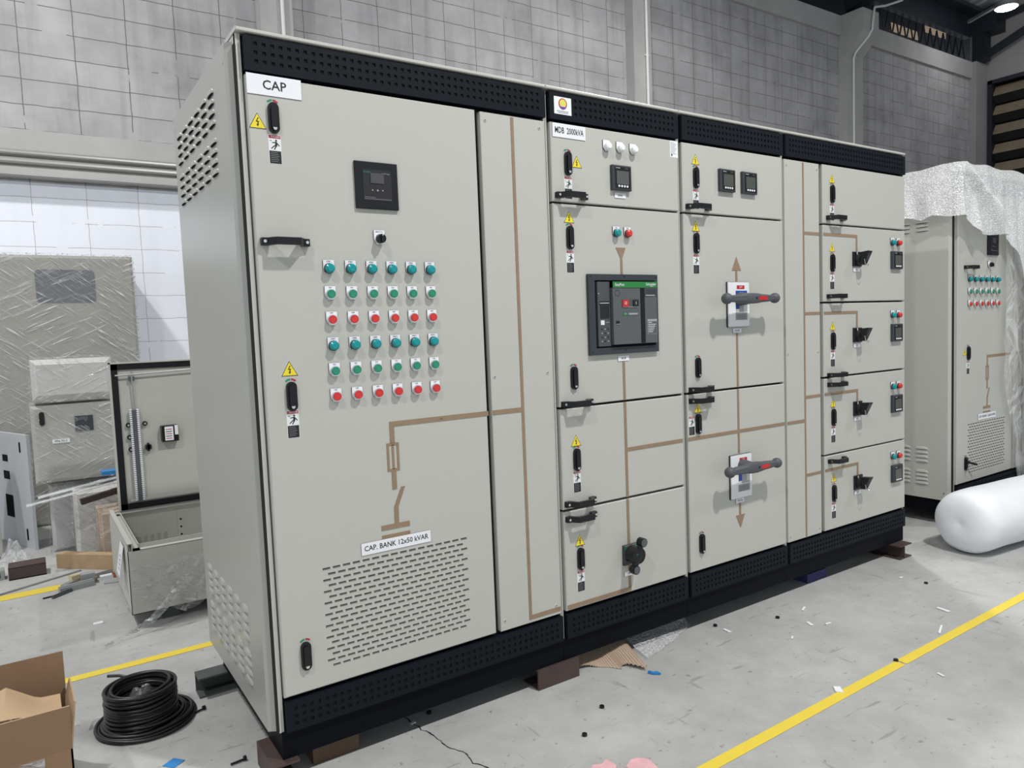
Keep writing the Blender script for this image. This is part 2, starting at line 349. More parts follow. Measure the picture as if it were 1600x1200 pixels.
# roof: ribbed sheet on steel, rising away from the back wall
def roofz(y): return 6.95 + (W - y) * .20 if y > -4 else 6.95 + 9 * .20 - (-4 - y) * .2
mb = MB(); vs = []; fs = []; ny = [W + .3, W - 2, 1, -1.5, -4, -8, -12]; xs = []
x = -12.
while x < 20: xs += [(x, 0), (x + .13, 0), (x + .16, .05), (x + .22, .05)]; x += .25
for y in ny:
    for (a, h) in xs: vs.append((a, y, roofz(y) + h))
n = len(xs)
for j in range(len(ny) - 1):
    for i in range(n - 1): fs.append((j * n + i, j * n + i + 1, (j + 1) * n + i + 1, (j + 1) * n + i))
mb.add(vs, fs, ROOFM); solo('ceiling', mb, kind='structure')
def beam(mb, a, b, w_, h_, m_):
    a = Vector(a); b = Vector(b); t = (b - a).normalized(); s_ = t.cross(Vector((0, 0, 1))).normalized() * w_ / 2; u = s_.cross(t).normalized() * h_ / 2
    vs = [p + q for p in (a, b) for q in (-s_ - u, s_ - u, s_ + u, -s_ + u)]
    mb.add(vs, [(0, 1, 2, 3), (7, 6, 5, 4), (0, 4, 5, 1), (1, 5, 6, 2), (2, 6, 7, 3), (3, 7, 4, 0)], m_)
LITS = ((15.2, 16.3, 7.10, 7.28), (16.6, 17.5, 7.34, 7.48))
EB = thing('eaves_beam', 'blue-black steel eaves beam running along the top of the block wall', 'beam', (0, W, 5.93))
mb = MB(); mb.box(-12, XR - .45, W - .02, W + .10, 6.40, 6.78, STEELB); mb.box(-12, XR - .45, W - .25, W + .12, 6.781, 6.86, STEELB)
part('upper_beam', mb, EB)
mb = MB(); mb.box(-12, XR - .45, W + .10, W + .16, 5.931, 6.02, STEELB); part('bottom_rail', mb, EB)
mb = MB()
for k in range(17):
    xx = 11.2 + k * .24
    beam(mb, (xx, W + .13, 6.02), (xx + .12, W + .13, 6.40), .02, .02, STEELB); beam(mb, (xx + .12, W + .13, 6.40), (xx + .24, W + .13, 6.02), .02, .02, STEELB)
part('lattice', mb, EB)
solo('annex_dark_backing', MB().box(-12, XR + 12, W + 1.6, W + 1.7, 5.2, 9.5, STEELB).box(-12, XR + 12, W + .2, W + 1.7, 7.7, 7.8, STEELB), kind='structure')  # added dark wall and roof that keep the sky from showing above the blocks
wi = 2
for xa, xb, za, zb_ in LITS:
    mb = MB()
    for k in range(4): mb.box(xa, xb, W + 1.55, W + 1.58, za + k * (zb_ - za) / 4, za + (k + .6) * (zb_ - za) / 4, LITW)
    solo('window_%d' % wi, mb, kind='structure'); wi += 1
# steel rafter box and corner post, diagonal ties
mb = MB(); beam(mb, (10.98, W - .05, 6.19), (10.98, -4, 6.19 + 1.8), .22, .40, STEELB)
solo('roof_rafter', mb, 'dark steel rafter resting on the concrete bracket pilaster', 'rafter', (10.95, W, 6.0))
mb = MB(); mb.box(XR - .40, XR - .16, W - .25, W - .02, 5.931, 6.44, STEELB); mb.box(XR - .43, XR - .02, W - .45, W - .01, 6.44, 6.88, STEELB)
solo('corner_post', mb, 'blue-black steel post standing on the far corner of the block wall', 'post', (XR - .3, W, 5.93))
mb = MB(); beam(mb, (XR - .25, W - .1, 6.0), (XR - .25, W - 2.6, 6.95), .09, .12, STEELB); beam(mb, (XR - .25, W - .2, 6.62), (XR - .25, W - 2.6, 6.95 - .05), .09, .10, STEELB)
solo('roof_tie', mb, 'dark diagonal steel tie crossing the far concrete wall near the lamp', 'tie', (XR - .25, W, 6.0))
# conduits
mb = MB()
for z, r in ((2.625, .024),): mb.tube([(-8, W - .075, z), (12, W - .075, z)], r, PIPE)
for k in range(12): mb.box(-7 + k * 1.55, -6.97 + k * 1.55, W - .105, W - .04, 2.595, 2.655, PIPE)
solo('conduit_pipe', mb, 'upper of the two grey conduits along the concrete band, left of the cabinets', 'pipe', (0, W - .075, 2.625))
mb = MB().tube([(-8, W - .09, 2.555), (12, W - .09, 2.555)], .027, PIPE)
for k in range(12): mb.box(-7 + k * 1.55, -6.97 + k * 1.55, W - .125, W - .04, 2.523, 2.587, PIPE)
solo('conduit_pipe', mb, 'lower of the two grey conduits along the concrete band, left of the cabinets', 'pipe', (0, W - .09, 2.555))
for x, lab in ((1.66, 'white vertical conduit on the pilaster above the capacitor cabinet'), (6.33, 'white vertical conduit on the pilaster above the incomer cabinet')):
    mb = MB().tube([(x, W - .17, F + .3), (x, W - .17, 6.4)], .018, PIPEW)
    for z in (1.0, 2.2, 3.4, 4.5, 5.6): mb.box(x - .03, x + .03, W - .175, W - .15, z, z + .02, PIPEW)
    solo('conduit_pipe', mb, lab, 'pipe', (x, W - .17, F + .3))
mb = MB().tube([(10.95, W - .17, 2.0), (10.95, W - .17, 5.24), (10.96, W - .20, 5.33), (11.0, W - .40, 5.53), (11.02, W - .445, 5.62), (11.05, W - .45, 5.85), (11.08, W - .45, 5.97), (11.4, W - .45, 6.06), (11.9, W - .45, 6.25)], .018, PIPEW)
solo('conduit_pipe', mb, 'white conduit bending round the concrete bracket at the rightmost pilaster', 'pipe', (10.95, W - .17, 2.0))

# hanging lamps
for i, (x, y, z, wt) in enumerate(LAMPS):
    zz = z - ZO
    lab = ['high bay lamp over the aisle in front of the switchboard', 'high bay lamp over the aisle to the left of the camera', 'high bay lamp over the aisle near the far cabinet',
           'high bay lamp above the wrapped crates', 'high bay lamp above the row of cabinets', 'glowing round lamp near the far corner of the roof'][i]
    t = thing('high_bay_lamp', lab, 'lamp', (x, y, zz), 'high bay lamps')
    a = [(x + .17 * math.cos(2 * math.pi * k / 32), y + .17 * math.sin(2 * math.pi * k / 32)) for k in range(32)]
    mb = MB(); top = [(p, q, zz + .10) for p, q in a]; bot = [(p, q, zz) for p, q in a]
    mb.add(top + bot, [tuple(range(32))] + [(k, (k + 1) % 32, 32 + (k + 1) % 32, 32 + k) for k in range(32)], GALV)
    mb.tube([(x, y, zz + .1), (x, y, roofz(y) - .03)], .012, STEELB)
    part('housing', mb, t)
    mb = MB(); mb.add([(x + (p - x) * .92, y + (q - y) * .92, zz - .012) for p, q in a], [tuple(range(31, -1, -1))], LIT)
    mb.add([(x + (p - x) * .92, y + (q - y) * .92, zz - .012) for p, q in a] + bot, [(k, 32 + k, 32 + (k + 1) % 32, (k + 1) % 32) for k in range(32)], LIT)
    part('diffuser', mb, t)
    ld = bpy.data.lights.new('lamp_light', 'POINT' if i == 5 else 'AREA')
    if i == 5: ld.shadow_soft_size = .12
    else: ld.shape = 'DISK'; ld.size = .26
    ld.energy = wt; ld.color = (1, .985, .95)
    lo = bpy.data.objects.new('lamp_light', ld); COL.objects.link(lo); lo.parent = t; lo.location = (0, 0, -.03 if i != 5 else -.16)
# bracket of the far lamp
mb = MB(); beam(mb, (13.95, 3.9, 6.40), (14.6, 4.75, 6.5), .05, .05, GALV); part('bracket', mb, t)

# painted lines
def strip(pts, z=F + .0012):
    mb = MB(); n = len(pts) // 2
    mb.add([(x, y, z) for x, y in pts], [tuple(range(len(pts)))], YLINE); return mb
solo('floor_line', strip([(-2, -.74), (2.13, -.697), (2.13, -.657), (-2, -.695)]).add([(2.14, -.697, F + .0012), (11, -.615, F + .0012), (11, -.572, F + .0012), (2.14, -.656, F + .0012)], [(0, 1, 2, 3)], YLINE),
     'yellow line painted on the floor in front of the switchboard', 'floor line', (2, -.68, F))
solo('floor_line', strip([(-6, 1.165), (3.4, 1.24), (3.4, 1.295), (-6, 1.215)]), 'yellow floor line passing behind the black cable coil', 'floor line', (0, 1.2, F))
solo('floor_line', strip([(-6, 2.43), (-.40, 2.555), (-.40, 2.655), (-6, 2.53)]), 'yellow floor line beside the scrap pile at far left', 'floor line', (-1, 2.55, F))
mb = MB(); pts = [(.40, .30), (.43, .20), (.445, .10), (.452, .03), (.47, -.04), (.473, -.11), (.50, -.18), (.492, -.24), (.52, -.30), (.51, -.42)]
L_ = []; 
for k in range(len(pts) - 1):
    for j in range(5):
        t_ = j / 5; L_.append((pts[k][0] * (1 - t_) + pts[k + 1][0] * t_ + random.uniform(-.004, .004), pts[k][1] * (1 - t_) + pts[k + 1][1] * t_))
for (a, b) in zip(L_, L_[1:]):
    h = random.uniform(.0012, .0028); mb.add([(a[0] - h, a[1], F + .0008), (b[0] - h, b[1], F + .0008), (b[0] + h, b[1], F + .0008), (a[0] + h, a[1], F + .0008)], [(0, 3, 2, 1)], INK)
solo('floor_crack', mb, kind='structure')

# ---------------------------------------------------------------- small fittings (local: x right, z up, y = 0 on the door face)
def rr(w_, h_, r, n=6):       # rounded rectangle
    P = []
    for cx, cz, a0 in ((w_ / 2 - r, -h_ / 2 + r, -90), (w_ / 2 - r, h_ / 2 - r, 0), (-w_ / 2 + r, h_ / 2 - r, 90), (-w_ / 2 + r, -h_ / 2 + r, 180)):
        for k in range(n + 1): a = R(a0 + 90 * k / n); P.append((cx + r * math.cos(a), cz + r * math.sin(a)))
    return P
def mk_lock():
    mb = MB(); mb.poly(rr(.030, .086, .0149), -.009, 0, BPL); mb.poly(rr(.017, .066, .008), -.0145, -.009, BPL)
    mb.poly([(-.006, -.028), (.006, -.028), (.004, -.034), (0, -.036), (-.004, -.034)], -.0152, -.0145, CHR)
    for s, c in ((-1, GRN), (1, REDD)):      # open / shut arc
        A = [R(90 - s * a) for a in (4, 20, 38, 52)]
        P = [(.021 * math.cos(a), .034 + .019 * math.sin(a)) for a in A] + [(.016 * math.cos(a), .034 + .0135 * math.sin(a)) for a in A[::-1]]
        mb.poly(P, -.0006, None, c)
    return mb
def mk_lock_open():
    mb = mk_lock(); mb.tube([(0, -.012, .014), (.018, -.03, .004), (.05, -.045, -.006)], .007, BPL); return mb
def mk_tri():
    mb = MB(); mb.poly([(-.026, -.0225), (.026, -.0225), (0, .025)], -.0005, 0, INKW); mb.poly([(-.0248, -.0216), (.0248, -.0216), (0, .0232)], -.0009, None, INK)
    mb.poly([(-.0215, -.0196), (.0215, -.0196), (0, .0195)], -.0012, None, YEL)
    mb.poly([(.001, .009), (-.005, -.003), (.0005, -.003), (-.001, -.010), (-.0035, -.009), (.0005, -.0165), (.004, -.008), (.0018, -.0085), (.0045, -.0005), (-.0012, -.0005), (.004, .009)], -.0015, None, INK); return mb
def mk_danger():
    mb = MB(); mb.poly([(-.018, -.041), (.018, -.041), (.018, .041), (-.018, .041)], -.0005, 0, INKW)
    q = lambda P, c, y=-.0009: mb.poly(P, y, None, c)
    q([(-.0165, .031), (.0165, .031), (.0165, .0395), (-.0165, .0395)], REDD); mb.text('DANGER', .002, .0352, .0045, -.0013, INKW)
    q([(-.0165, -.0395), (.0165, -.0395), (.0165, -.004), (-.0165, -.004)], INK)
    for k in range(6): q([(-.013, -.009 - k * .005), (.006 + (k * 7 % 5) * .0012, -.009 - k * .005), (.006 + (k * 7 % 5) * .0012, -.0082 - k * .005), (-.013, -.0082 - k * .005)], GPL2, -.0013)
    mb.poly([(.004 + .0028 * math.cos(a), .025 + .0028 * math.sin(a)) for a in [k * math.pi / 5 for k in range(10)]], -.0009, None, INK)
    q([(.001, .0215), (.006, .0215), (.0065, .010), (.001, .011)], INK)
    q([(.002, .0215), (-.008, .0195), (-.008, .0175), (.002, .0185)], INK, -.00095); q([(.0055, .021), (.014, .011), (.0125, .0095), (.0045, .017)], INK, -.00095)
    q([(.001, .011), (-.004, .006), (-.010, .001), (-.011, .003), (-.006, .008), (.001, .014)], INK, -.001); q([(.0065, .011), (.003, .006), (-.001, -.001), (-.0035, .0), (0, .007), (.002, .012)], INK, -.001)
    q([(-.0155, .026), (-.012, .0225), (-.0115, .0245), (-.007, .0215), (-.011, .026), (-.012, .024)], INK); return mb
def mk_handle(L0=.14):
    mb = MB(); P = [(0, 0), (0, -.016), (.016, -.019), (.034, -.045), (L0 - .034, -.045), (L0 - .016, -.019), (L0, -.016), (L0, 0), (L0 - .024, 0), (L0 - .038, -.034), (.038, -.034), (.024, 0)]
    P = [(x - L0 / 2, y) for x, y in P]; n = len(P); h = .0105
    vs = [(x, y, -h) for x, y in P] + [(x, y, h) for x, y in P]
    quads = [(0, 1, 10, 11), (1, 2, 3, 10), (3, 4, 9, 10), (4, 5, 6, 9), (6, 7, 8, 9)]
    quads = [(0, 1, 2, 11), (2, 3, 10, 11), (3, 4, 9, 10), (4, 5, 8, 9), (5, 6, 7, 8)]
    fs = [tuple(i + n for i in q) for q in quads] + [q[::-1] for q in quads] + [(i, n + i, n + (i + 1) % n, (i + 1) % n) for i in range(n)]
    mb.add(vs, fs, BPL); mb.cyl(-L0 / 2 + .0085, 0, .0045, -.0205, -.0175, CHR, 12); mb.cyl(L0 / 2 - .0085, 0, .0045, -.0205, -.0175, CHR, 12); return mb
def plate(mb): mb.poly([(-.017, .020), (-.017, -.008), (-.008, -.0205), (.008, -.0205), (.017, -.008), (.017, .020)], -.004, 0, WHT, side=INK)
def mk_lampb(c, txt=None):
    def f():
        mb = MB(); plate(mb); mb.cyl(0, -.005, .0155, -.010, -.004, INK, 24); mb.cyl(0, -.005, .0145, -.019, -.010, c, 24, r0=.0135); mb.cyl(0, -.005, .0135, -.0225, -.019, c, 24, r0=.009)
        if txt: mb.text(txt, 0, .0155, .0038, -.0044, INK)
        for k in range(-2, 3): mb.box(k * .0045 - .001, k * .0045 + .001, -.0195, -.017, .0065 - abs(k) * .0014, .0082 - abs(k) * .0014, INK if k % 2 else WHT)
        return mb
    return f
def mk_push(c, txt):
    def f():
        mb = MB(); plate(mb); mb.cyl(0, -.004, .0155, -.013, -.004, CHR, 24, side=CHR); mb.cyl(0, -.004, .0130, -.0175, -.013, c, 24, r0=.0122); mb.cyl(0, -.004, .0105, -.0170, -.0180, c, 20)
        mb.text(txt, 0, .0155, .0042, -.0044, INK); return mb
    return f
def mk_wlamp():
    mb = MB(); plate(mb); mb.cyl(0, -.005, .0155, -.020, -.004, WHTS, 24, r0=.0145, side=WHTS); mb.cyl(0, -.005, .0145, -.024, -.020, WHTS, 24, r0=.009); return mb
def mk_selector():
    mb = MB(); mb.poly([(-.018, .023), (-.018, -.006), (-.009, -.0205), (.009, -.0205), (.018, -.006), (.018, .023)], -.004, 0, WHT, side=INK)
    mb.text('MAN O A', 0, .018, .0038, -.0044, INK); mb.cyl(0, -.004, .0155, -.012, -.004, CHR, 24); mb.cyl(0, -.004, .0145, -.026, -.012, BPL, 24, r0=.0135)
    mb.poly([(-.001, .0), (.0015, .0), (.006, .0105), (.003, .0105)], -.0265, None, INKW); mb.box(-.004, .004, -.031, -.026, -.016, .004, BPL); return mb
def mk_meter():
    mb = MB(); mb.cbox(-.048, .048, -.017, 0, -.047, .047, DPL, b=.004); mb.poly(rr(.078, .080, .003, 2), -.0176, None, BPL); mb.poly(rr(.062, .050, .002, 2), -.0181, None, SCRN)
    for k in range(4): mb.cyl(-.021 + k * .014, -.0325, .0042, -.0205, -.0176, WHT, 12)
    mb.text('Schneider', -.023, .0355, .0038, -.0182, INKW); mb.text('PowerLogic', .020, .0350, .0024, -.0182, GPL2); return mb
def mk_ctrl():
    mb = MB(); mb.cbox(-.070, .070, -.010, 0, -.071, .071, BPL, b=.002); mb.poly(rr(.094, .094, .002, 2), -.0112, -.010, SCRN2 if 0 else INK); 
    mb2 = [(.0, 0)]
    mb.poly([(.022 * s + c, z) for s, c, z in ((-1, 0, .006), (1, 0, .006), (1, 0, .037), (-1, 0, .037))], -.0128, None, mat('grey_display', (.065, .065, .078), .15))
    mb.text('Schneider', -.033, .039, .0042, -.0118, GRN); mb.text('VarPlus Logic', .029, .037, .0034, -.0118, GPL2)
    mb.text('<', -.017, -.015, .006, -.0118, INKW); mb.cyl(0, -.015, .0028, -.0122, -.0112, GPL2, 10); mb.text('>', .017, -.015, .006, -.0118, INKW)
    mb.box(-.043, -.008, -.0116, -.0112, -.037, -.0362, GPL2); mb.box(-.043, .045, -.0116, -.0112, -.0418, -.041, GPL2); return mb
def mk_iso():       # plate of a switch disconnector with a two-ended bar grip
    mb = MB(); mb.poly(rr(.143, .198, .004, 2), -.008, 0, GPL2, side=INK); mb.poly(rr(.137, .192, .006, 3), -.0115, -.008, WHTS)
    q = lambda a, b, c, d, m_, y=-.012: mb.poly([(a, c), (b, c), (b, d), (a, d)], y, None, m_)
    q(-.014, .037, .067, .083, RED); mb.text('OFF', .012, .075, .008, -.0123, INKW)
    q(-.022, .054, -.020, .060, BLUE); mb.text('0  I', .015, .048, .012, -.0124, mat('pale_blue', (.3, .5, .8), .5))
    q(0, .054, -.032, .010, GPL2, -.0126); q(-.024, .054, -.068, -.036, GPL2, -.0122)
    for k in range(5): q(-.016, .046, -.045 - k * .0045, -.0438 - k * .0045, GPL, -.0126)
    return mb
def mk_isogrip():
    mb = MB(); y = -.075
    mb.cyl(0, 0, .030, -.062, -.011, GRIP, 20, r0=.024)
    P = []; 
    xs_ = [-.150, -.13, -.10, -.06, -.035, -.015, .015, .035, .06, .10, .13, .150]; hs = [.012, .014, .0155, .017, .021, .0225, .0225, .021, .0175, .0155, .013, .011]
    for x, h in zip(xs_, hs): P.append((x, h))
    n = len(P); vs = []; d = .014
    for x, h in P: vs += [(x, y + d, -h), (x, y - d * .6, -h), (x, y - d, -h * .6), (x, y - d, h * .6), (x, y - d * .6, h), (x, y + d, h)]
    fs = []
    for i in range(n - 1):
        for k in range(6): fs.append((i * 6 + k, i * 6 + (k + 1) % 6, (i + 1) * 6 + (k + 1) % 6, (i + 1) * 6 + k))
    fs += [(5, 4, 3, 2, 1, 0), tuple((n - 1) * 6 + k for k in range(6))]
    mb.add(vs, [f[::-1] for f in fs], GRIP); mb.sphere((-.158, y, 0), .024, GRIP); mb.sphere((.158, y, 0), .023, GRIP)
    mb.poly([(.033, -.007), (.040, -.009), (.088, -.008), (.092, 0), (.088, .007), (.040, .009), (.033, .007)], y - d - .0012, y - d + .002, RED)
    mb.cyl(.018, .001, .0045, y - d - .001, y - d + .002, HOLE, 12); return mb
def mk_rotary():    # small black door-coupling handle
    mb = MB(); mb.cbox(-.036, .036, -.010, 0, -.037, .037, BPL, b=.003); mb.cyl(0, -.002, .027, -.030, -.010, BPL, 24, r0=.024)
    P = [(-.006, -.034), (.024, -.030), (.030, .034), (-.020, .034)]
    fr = [(-.013, -.046, -.030), (.013, -.046, -.032), (.021, -.074, .034), (-.017, -.074, .036)]; bk = [(-.016, -.025, -.030), (.016, -.025, -.032), (.022, -.028, .030), (-.019, -.028, .032)]
    mb.add(fr + bk, [(0, 1, 2, 3), (7, 6, 5, 4), (0, 4, 5, 1), (1, 5, 6, 2), (2, 6, 7, 3), (3, 7, 4, 0)], BPL)
    mb.add([(-.008, -.0555, -.010), (.009, -.0555, -.010), (.012, -.070, .024), (-.009, -.070, .024)], [(0, 1, 2, 3)], DPL); mb.poly([(-.012, .022), (-.004, .022), (-.007, .036), (-.013, .036)], -.0108, None, INKW)
    mb.tube([(-.020, -.055, -.004), (-.018, -.058, -.024), (-.006, -.058, -.036), (.010, -.056, -.036), (.018, -.054, -.028)], .0014, CHR, 6); return mb
def mk_bigrotary():
    mb = MB(); mb.cbox(-.040, .040, -.014, 0, -.040, .040, DPL, b=.003); mb.poly([(-.036, .006), (.036, .006), (.036, .036), (-.036, .036)], -.0146, None, GRNS)
    mb.poly([(-.010, .026), (.010, .026), (.010, .035), (-.010, .035)], -.0150, None, REDD); mb.poly([(.014, .014), (.026, .014), (.026, .026), (.014, .026)], -.0150, None, INKW)
    mb.cyl(-.006, .006, .034, -.062, -.014, BPL, 28, r0=.032)
    mb.tube([(-.030, -.054, -.042), (-.008, -.052, 0), (.010, -.054, .052)], [.011, .016, .011], BPL, 12)
    for x, z in ((.011, .057), (-.031, -.044)): mb.cyl(x, z, .018, -.072, -.046, BPL, 24, r0=.0175); mb.cyl(x, z, .0150, -.0740, -.072, GPL, 24)
    mb.box(-.022, .006, -.0632, -.0620, .012, .0145, GRN); return mb
def mk_acb():
    mb = MB(); w_, h_ = .357, .305
    X = lambda u: -w_ / 2 + u * w_
    Z = lambda v: h_ / 2 - v * h_
    def bx(u0, u1, v0, v1, y0, m_, y1=-.002): mb.box(X(u0), X(u1), y0, y1, Z(v1), Z(v0), m_)
    FR = mat('breaker_bezel', (.030, .038, .048), .5)
    bx(0, .085, .075, .915, -.013, FR, 0); bx(.955, 1, .075, .915, -.013, FR, 0); bx(0, 1, 0, .075, -.013, FR, 0); bx(0, 1, .915, 1, -.013, FR, 0)
    bx(.085, .955, .075, .915, -.002, HOLE, 0)
    B1 = mat('breaker_body', (.090, .100, .108), .45); B2 = mat('breaker_body_dark', (.062, .070, .076), .45)
    bx(.115, .285, .095, .895, -.014, B2); bx(.30, .945, .095, .880, -.026, B1); bx(.30, .945, .095, .170, -.028, GRNS)
    mb.text('EasyPact', X(.395), Z(.133), .0100, -.0286, INKW); mb.text('Schneider', X(.855), Z(.128), .0100, -.0286, INKW); mb.text('Electric', X(.868), Z(.152), .0042, -.0286, INKW)
    bx(.695, .762, .175, .875, -.0265, HOLE); bx(.762, .945, .178, .285, -.0268, B2); bx(.775, .935, .19, .275, -.0272, DPL); bx(.775, .91, .262, .277, -.0285, GPL2)
    bx(.425, .655, .322, .415, -.0265, B2); bx(.43, .515, .325, .408, -.030, RED); bx(.585, .66, .325, .405, -.030, INK); bx(.435, .66, .41, .417, -.0285, GPL2)
    mb.text('O', X(.472), Z(.366), .011, -.0306, INKW); mb.text('I', X(.622), Z(.366), .011, -.0306, INKW)
    bx(.435, .66, .482, .522, -.0268, GPL); bx(.437, .50, .485, .517, -.0272, GRNS); bx(.52, .65, .49, .512, -.0272, GPL2); mb.text('O', X(.47), Z(.50), .005, -.0276, INKW)
    bx(.335, .385, .585, .618, -.0268, HOLE); bx(.335, .39, .622, .628, -.028, GPL2)
    c = [(X(.362) + .0125 * math.cos(a), Z(.238) + .0125 * math.sin(a)) for a in [k * math.pi / 12 for k in range(24)]]
    for k in range(24):
        p, q_ = c[k], c[(k + 1) % 24]; o = lambda t: (X(.362) + (t[0] - X(.362)) * .9, Z(.238) + (t[1] - Z(.238)) * .9); mb.add([(p[0], -.0264, p[1]), (q_[0], -.0264, q_[1]), (o(q_)[0], -.0264, o(q_)[1]), (o(p)[0], -.0264, o(p)[1])], [(3, 2, 1, 0), (0, 1, 2, 3)], INK)
    bx(.795, .94, .575, .77, -.0266, GPL2); bx(.80, .935, .605, .765, -.0270, GPL)
    for k in range(6): bx(.805, .86 + .012 * (k * 5 % 6), .615 + k * .024, .622 + k * .024, -.0274, INKW)
    bx(.14, .275, .335, .395, -.0148, INK); bx(.145, .27, .355, .362, -.0154, INKW); bx(.145, .272, .40, .55, -.0148, INK)
    bx(.15, .20, .572, .628, -.0150, INKW); bx(.215, .27, .595, .602, -.0150, GPL2)
    for a in range(3):
        for b in range(4): bx(.155 + a * .042, .172 + a * .042, .675 + b * .05, .690 + b * .05, -.0150, GPL2 if (a + b) % 2 else INK)
    bx(.125, .135, .235, .245, -.0150, INKW)
    for u, v in ((.03, .03), (.5, .03), (.97, .035), (.03, .96), (.5, .96), (.975, .5)): mb.cyl(X(u), Z(v), .003, -.0135, -.012, HOLE, 8)
    return mb
def mk_label(txt, w_, h_, th, sx=1.):
    def f():
        mb = MB(); mb.poly([(-w_ / 2, -h_ / 2), (w_ / 2, -h_ / 2), (w_ / 2, h_ / 2), (-w_ / 2, h_ / 2)], -.0022, 0, WHT, side=INK); mb.text(txt, 0, 0, th, -.0026, INK, sx=sx); return mb
    return f
def mk_screw():
    mb = MB(); mb.cyl(0, 0, .0062, -.0022, 0, CREAM, 14, r0=.005); mb.cyl(0, 0, .0022, -.0026, -.0020, INK, 6); return mb
def lock(p, x, z, lab=None, key='lock'): inst('door_lock', key, mk_lock if key == 'lock' else mk_lock_open, p, x, 0, z, lab)
def tri(p, x, z): inst('warning_sticker', 'tri', mk_tri, p, x, YF(p), z)
def danger(p, x, z): inst('danger_sticker', 'dang', mk_danger, p, x, YF(p), z)
def YF(p): return YB[p] if p in YB else 0
YB = {}
def fit(name, key, fn, p, x, z, lab=None): return inst(name, key, fn, p, x, YF(p), z, lab)
def trio(p, x, zt, zl, zd):
    if zt is not None: fit('warning_sticker', 'tri', mk_tri, p, x, zt)
    fit('door_lock', 'lock', mk_lock, p, x, zl)
    if zd is not None: fit('danger_sticker', 'dang', mk_danger, p, x, zd)
def buses(mb, rects, y):     # kraft strips of the mimic diagram, lying on the face
    for (x0, x1, z0, z1) in rects: mb.box(x0, x1, y - .0016, y, z0, z1, KRAFT)

def hood(mb, y, z, w_, h_, x, m_):   # pressed louvre hood on a side panel facing -x, opening downwards
    n = 10; k = 5; vs = []
    for i in range(n + 1):
        s = -1 + 2 * i / n; e = math.sqrt(max(0, 1 - abs(s) ** 2.4))
        for j in range(k + 1):
            t = j / k; vs.append((x - .007 * e * math.sin(t * math.pi / 2), y + s * w_ / 2, z + h_ * e * math.cos(t * math.pi / 2)))
    fs = [(i * (k + 1) + j, i * (k + 1) + j + 1, (i + 1) * (k + 1) + j + 1, (i + 1) * (k + 1) + j) for i in range(n) for j in range(k)]
    mb.add(vs, fs, m_)
    P = [(x - .0006, y + w_ * .46 * math.cos(a), z + (h_ * .30 * math.sin(a) if math.sin(a) > 0 else h_ * .22 * math.sin(a))) for a in [2 * math.pi * q / 16 for q in range(16)]]
    mb.add(P, [tuple(range(16))], HOLE)

def trimholes(x0, x1, zs, px=.0237, sz=.0053):
    n = int(round((x1 - x0) / px)); st = (x1 - x0) / n
    return [(x0 + i * st - sz, x0 + i * st + sz, z - sz, z + sz) for i in range(n + 1) for z in zs]

def cabinet(label, x0, x1, y=0., left=False, capx=None, h0=None):
    t = thing('switchboard_cabinet', label, 'cabinet', ((x0 + x1) / 2, y + .42, -.19), 'switchboard cabinets')
    mb = MB(); mb.box(x0, x1, y + .028, y + .82, -.105, 1.912, CREAM, front=GAP)  # front face coloured dark for the seals and the shade between doors
    for a, b in ((x0, x0 + .006), (x1 - .006, x1)): mb.box(a, b, y + .012, y + .03, -.105, 1.912, CREAM)
    if left: mb.box(x0, x0 + .014, y + .014, y + .03, -.105, 1.912, CREAM)
    part('frame', mb, t)
    mb = MB(); mb.cbox(x0 - .002, x1 - .002, y - .004, y + .83, 1.913, 1.925, CREAM, b=.003); part('roof_panel', mb, t)
    mb = MB(); mb.box(x0 + .006 if left else x0, x1, y + .012, y + .80, -.19, -.105, BLKB); part('base', mb, t, 'black painted base frame')
    a = x0 + (.018 if left else .012); b = x1 - .006
    hs = h0 or a + .032
    mb = MB(); mb.perf(a, b, 1.81, 1.905, y - .004, trimholes(hs, b - .034, (1.885, 1.861, 1.837)), BLK)
    mb.add([(a, y - .004, 1.81), (b, y - .004, 1.81), (b, y - .004, 1.905), (a, y - .004, 1.905), (a, y + .028, 1.81), (b, y + .028, 1.81), (b, y + .028, 1.905), (a, y + .028, 1.905)], [(0, 4, 5, 1), (1, 5, 6, 2), (2, 6, 7, 3), (3, 7, 4, 0)], BLK)
    tt = part('top_vent_trim', mb, t, 'black perforated trim'); YB[tt] = y - .004
    mb = MB(); mb.perf(a, b, -.105, -.012, y - .004, trimholes(a + .03, b - .03, (-.036, -.059, -.082)), BLK)
    mb.add([(a, y - .004, -.105), (b, y - .004, -.105), (b, y - .004, -.012), (a, y - .004, -.012), (a, y + .028, -.105), (b, y + .028, -.105), (b, y + .028, -.012), (a, y + .028, -.012)], [(0, 4, 5, 1), (1, 5, 6, 2), (2, 6, 7, 3), (3, 7, 4, 0)], BLK)
    part('bottom_vent_trim', mb, t, 'black perforated kick strip')
    return t, tt
def door(t, x0, x1, z0, z1, y=0., name='door', bus=(), b=.003):
    mb = MB(); mb.cbox(x0, x1, y, y + .024, z0, z1, CREAM, b=b); d = part(name, mb, t); YB[d] = y
    left_ = list(bus)
    while left_:
        grp = [left_.pop()]; i = 0
        while i < len(grp):
            g = grp[i]; near = [r_ for r_ in left_ if r_[0] <= g[1] + .004 and r_[1] >= g[0] - .004 and r_[2] <= g[3] + .004 and r_[3] >= g[2] - .004]
            for r_ in near: left_.remove(r_); grp.append(r_)
            i += 1
        mb = MB(); buses(mb, grp, y); part('mimic_strip', mb, d, 'brown kraft mimic diagram strip')
    return d

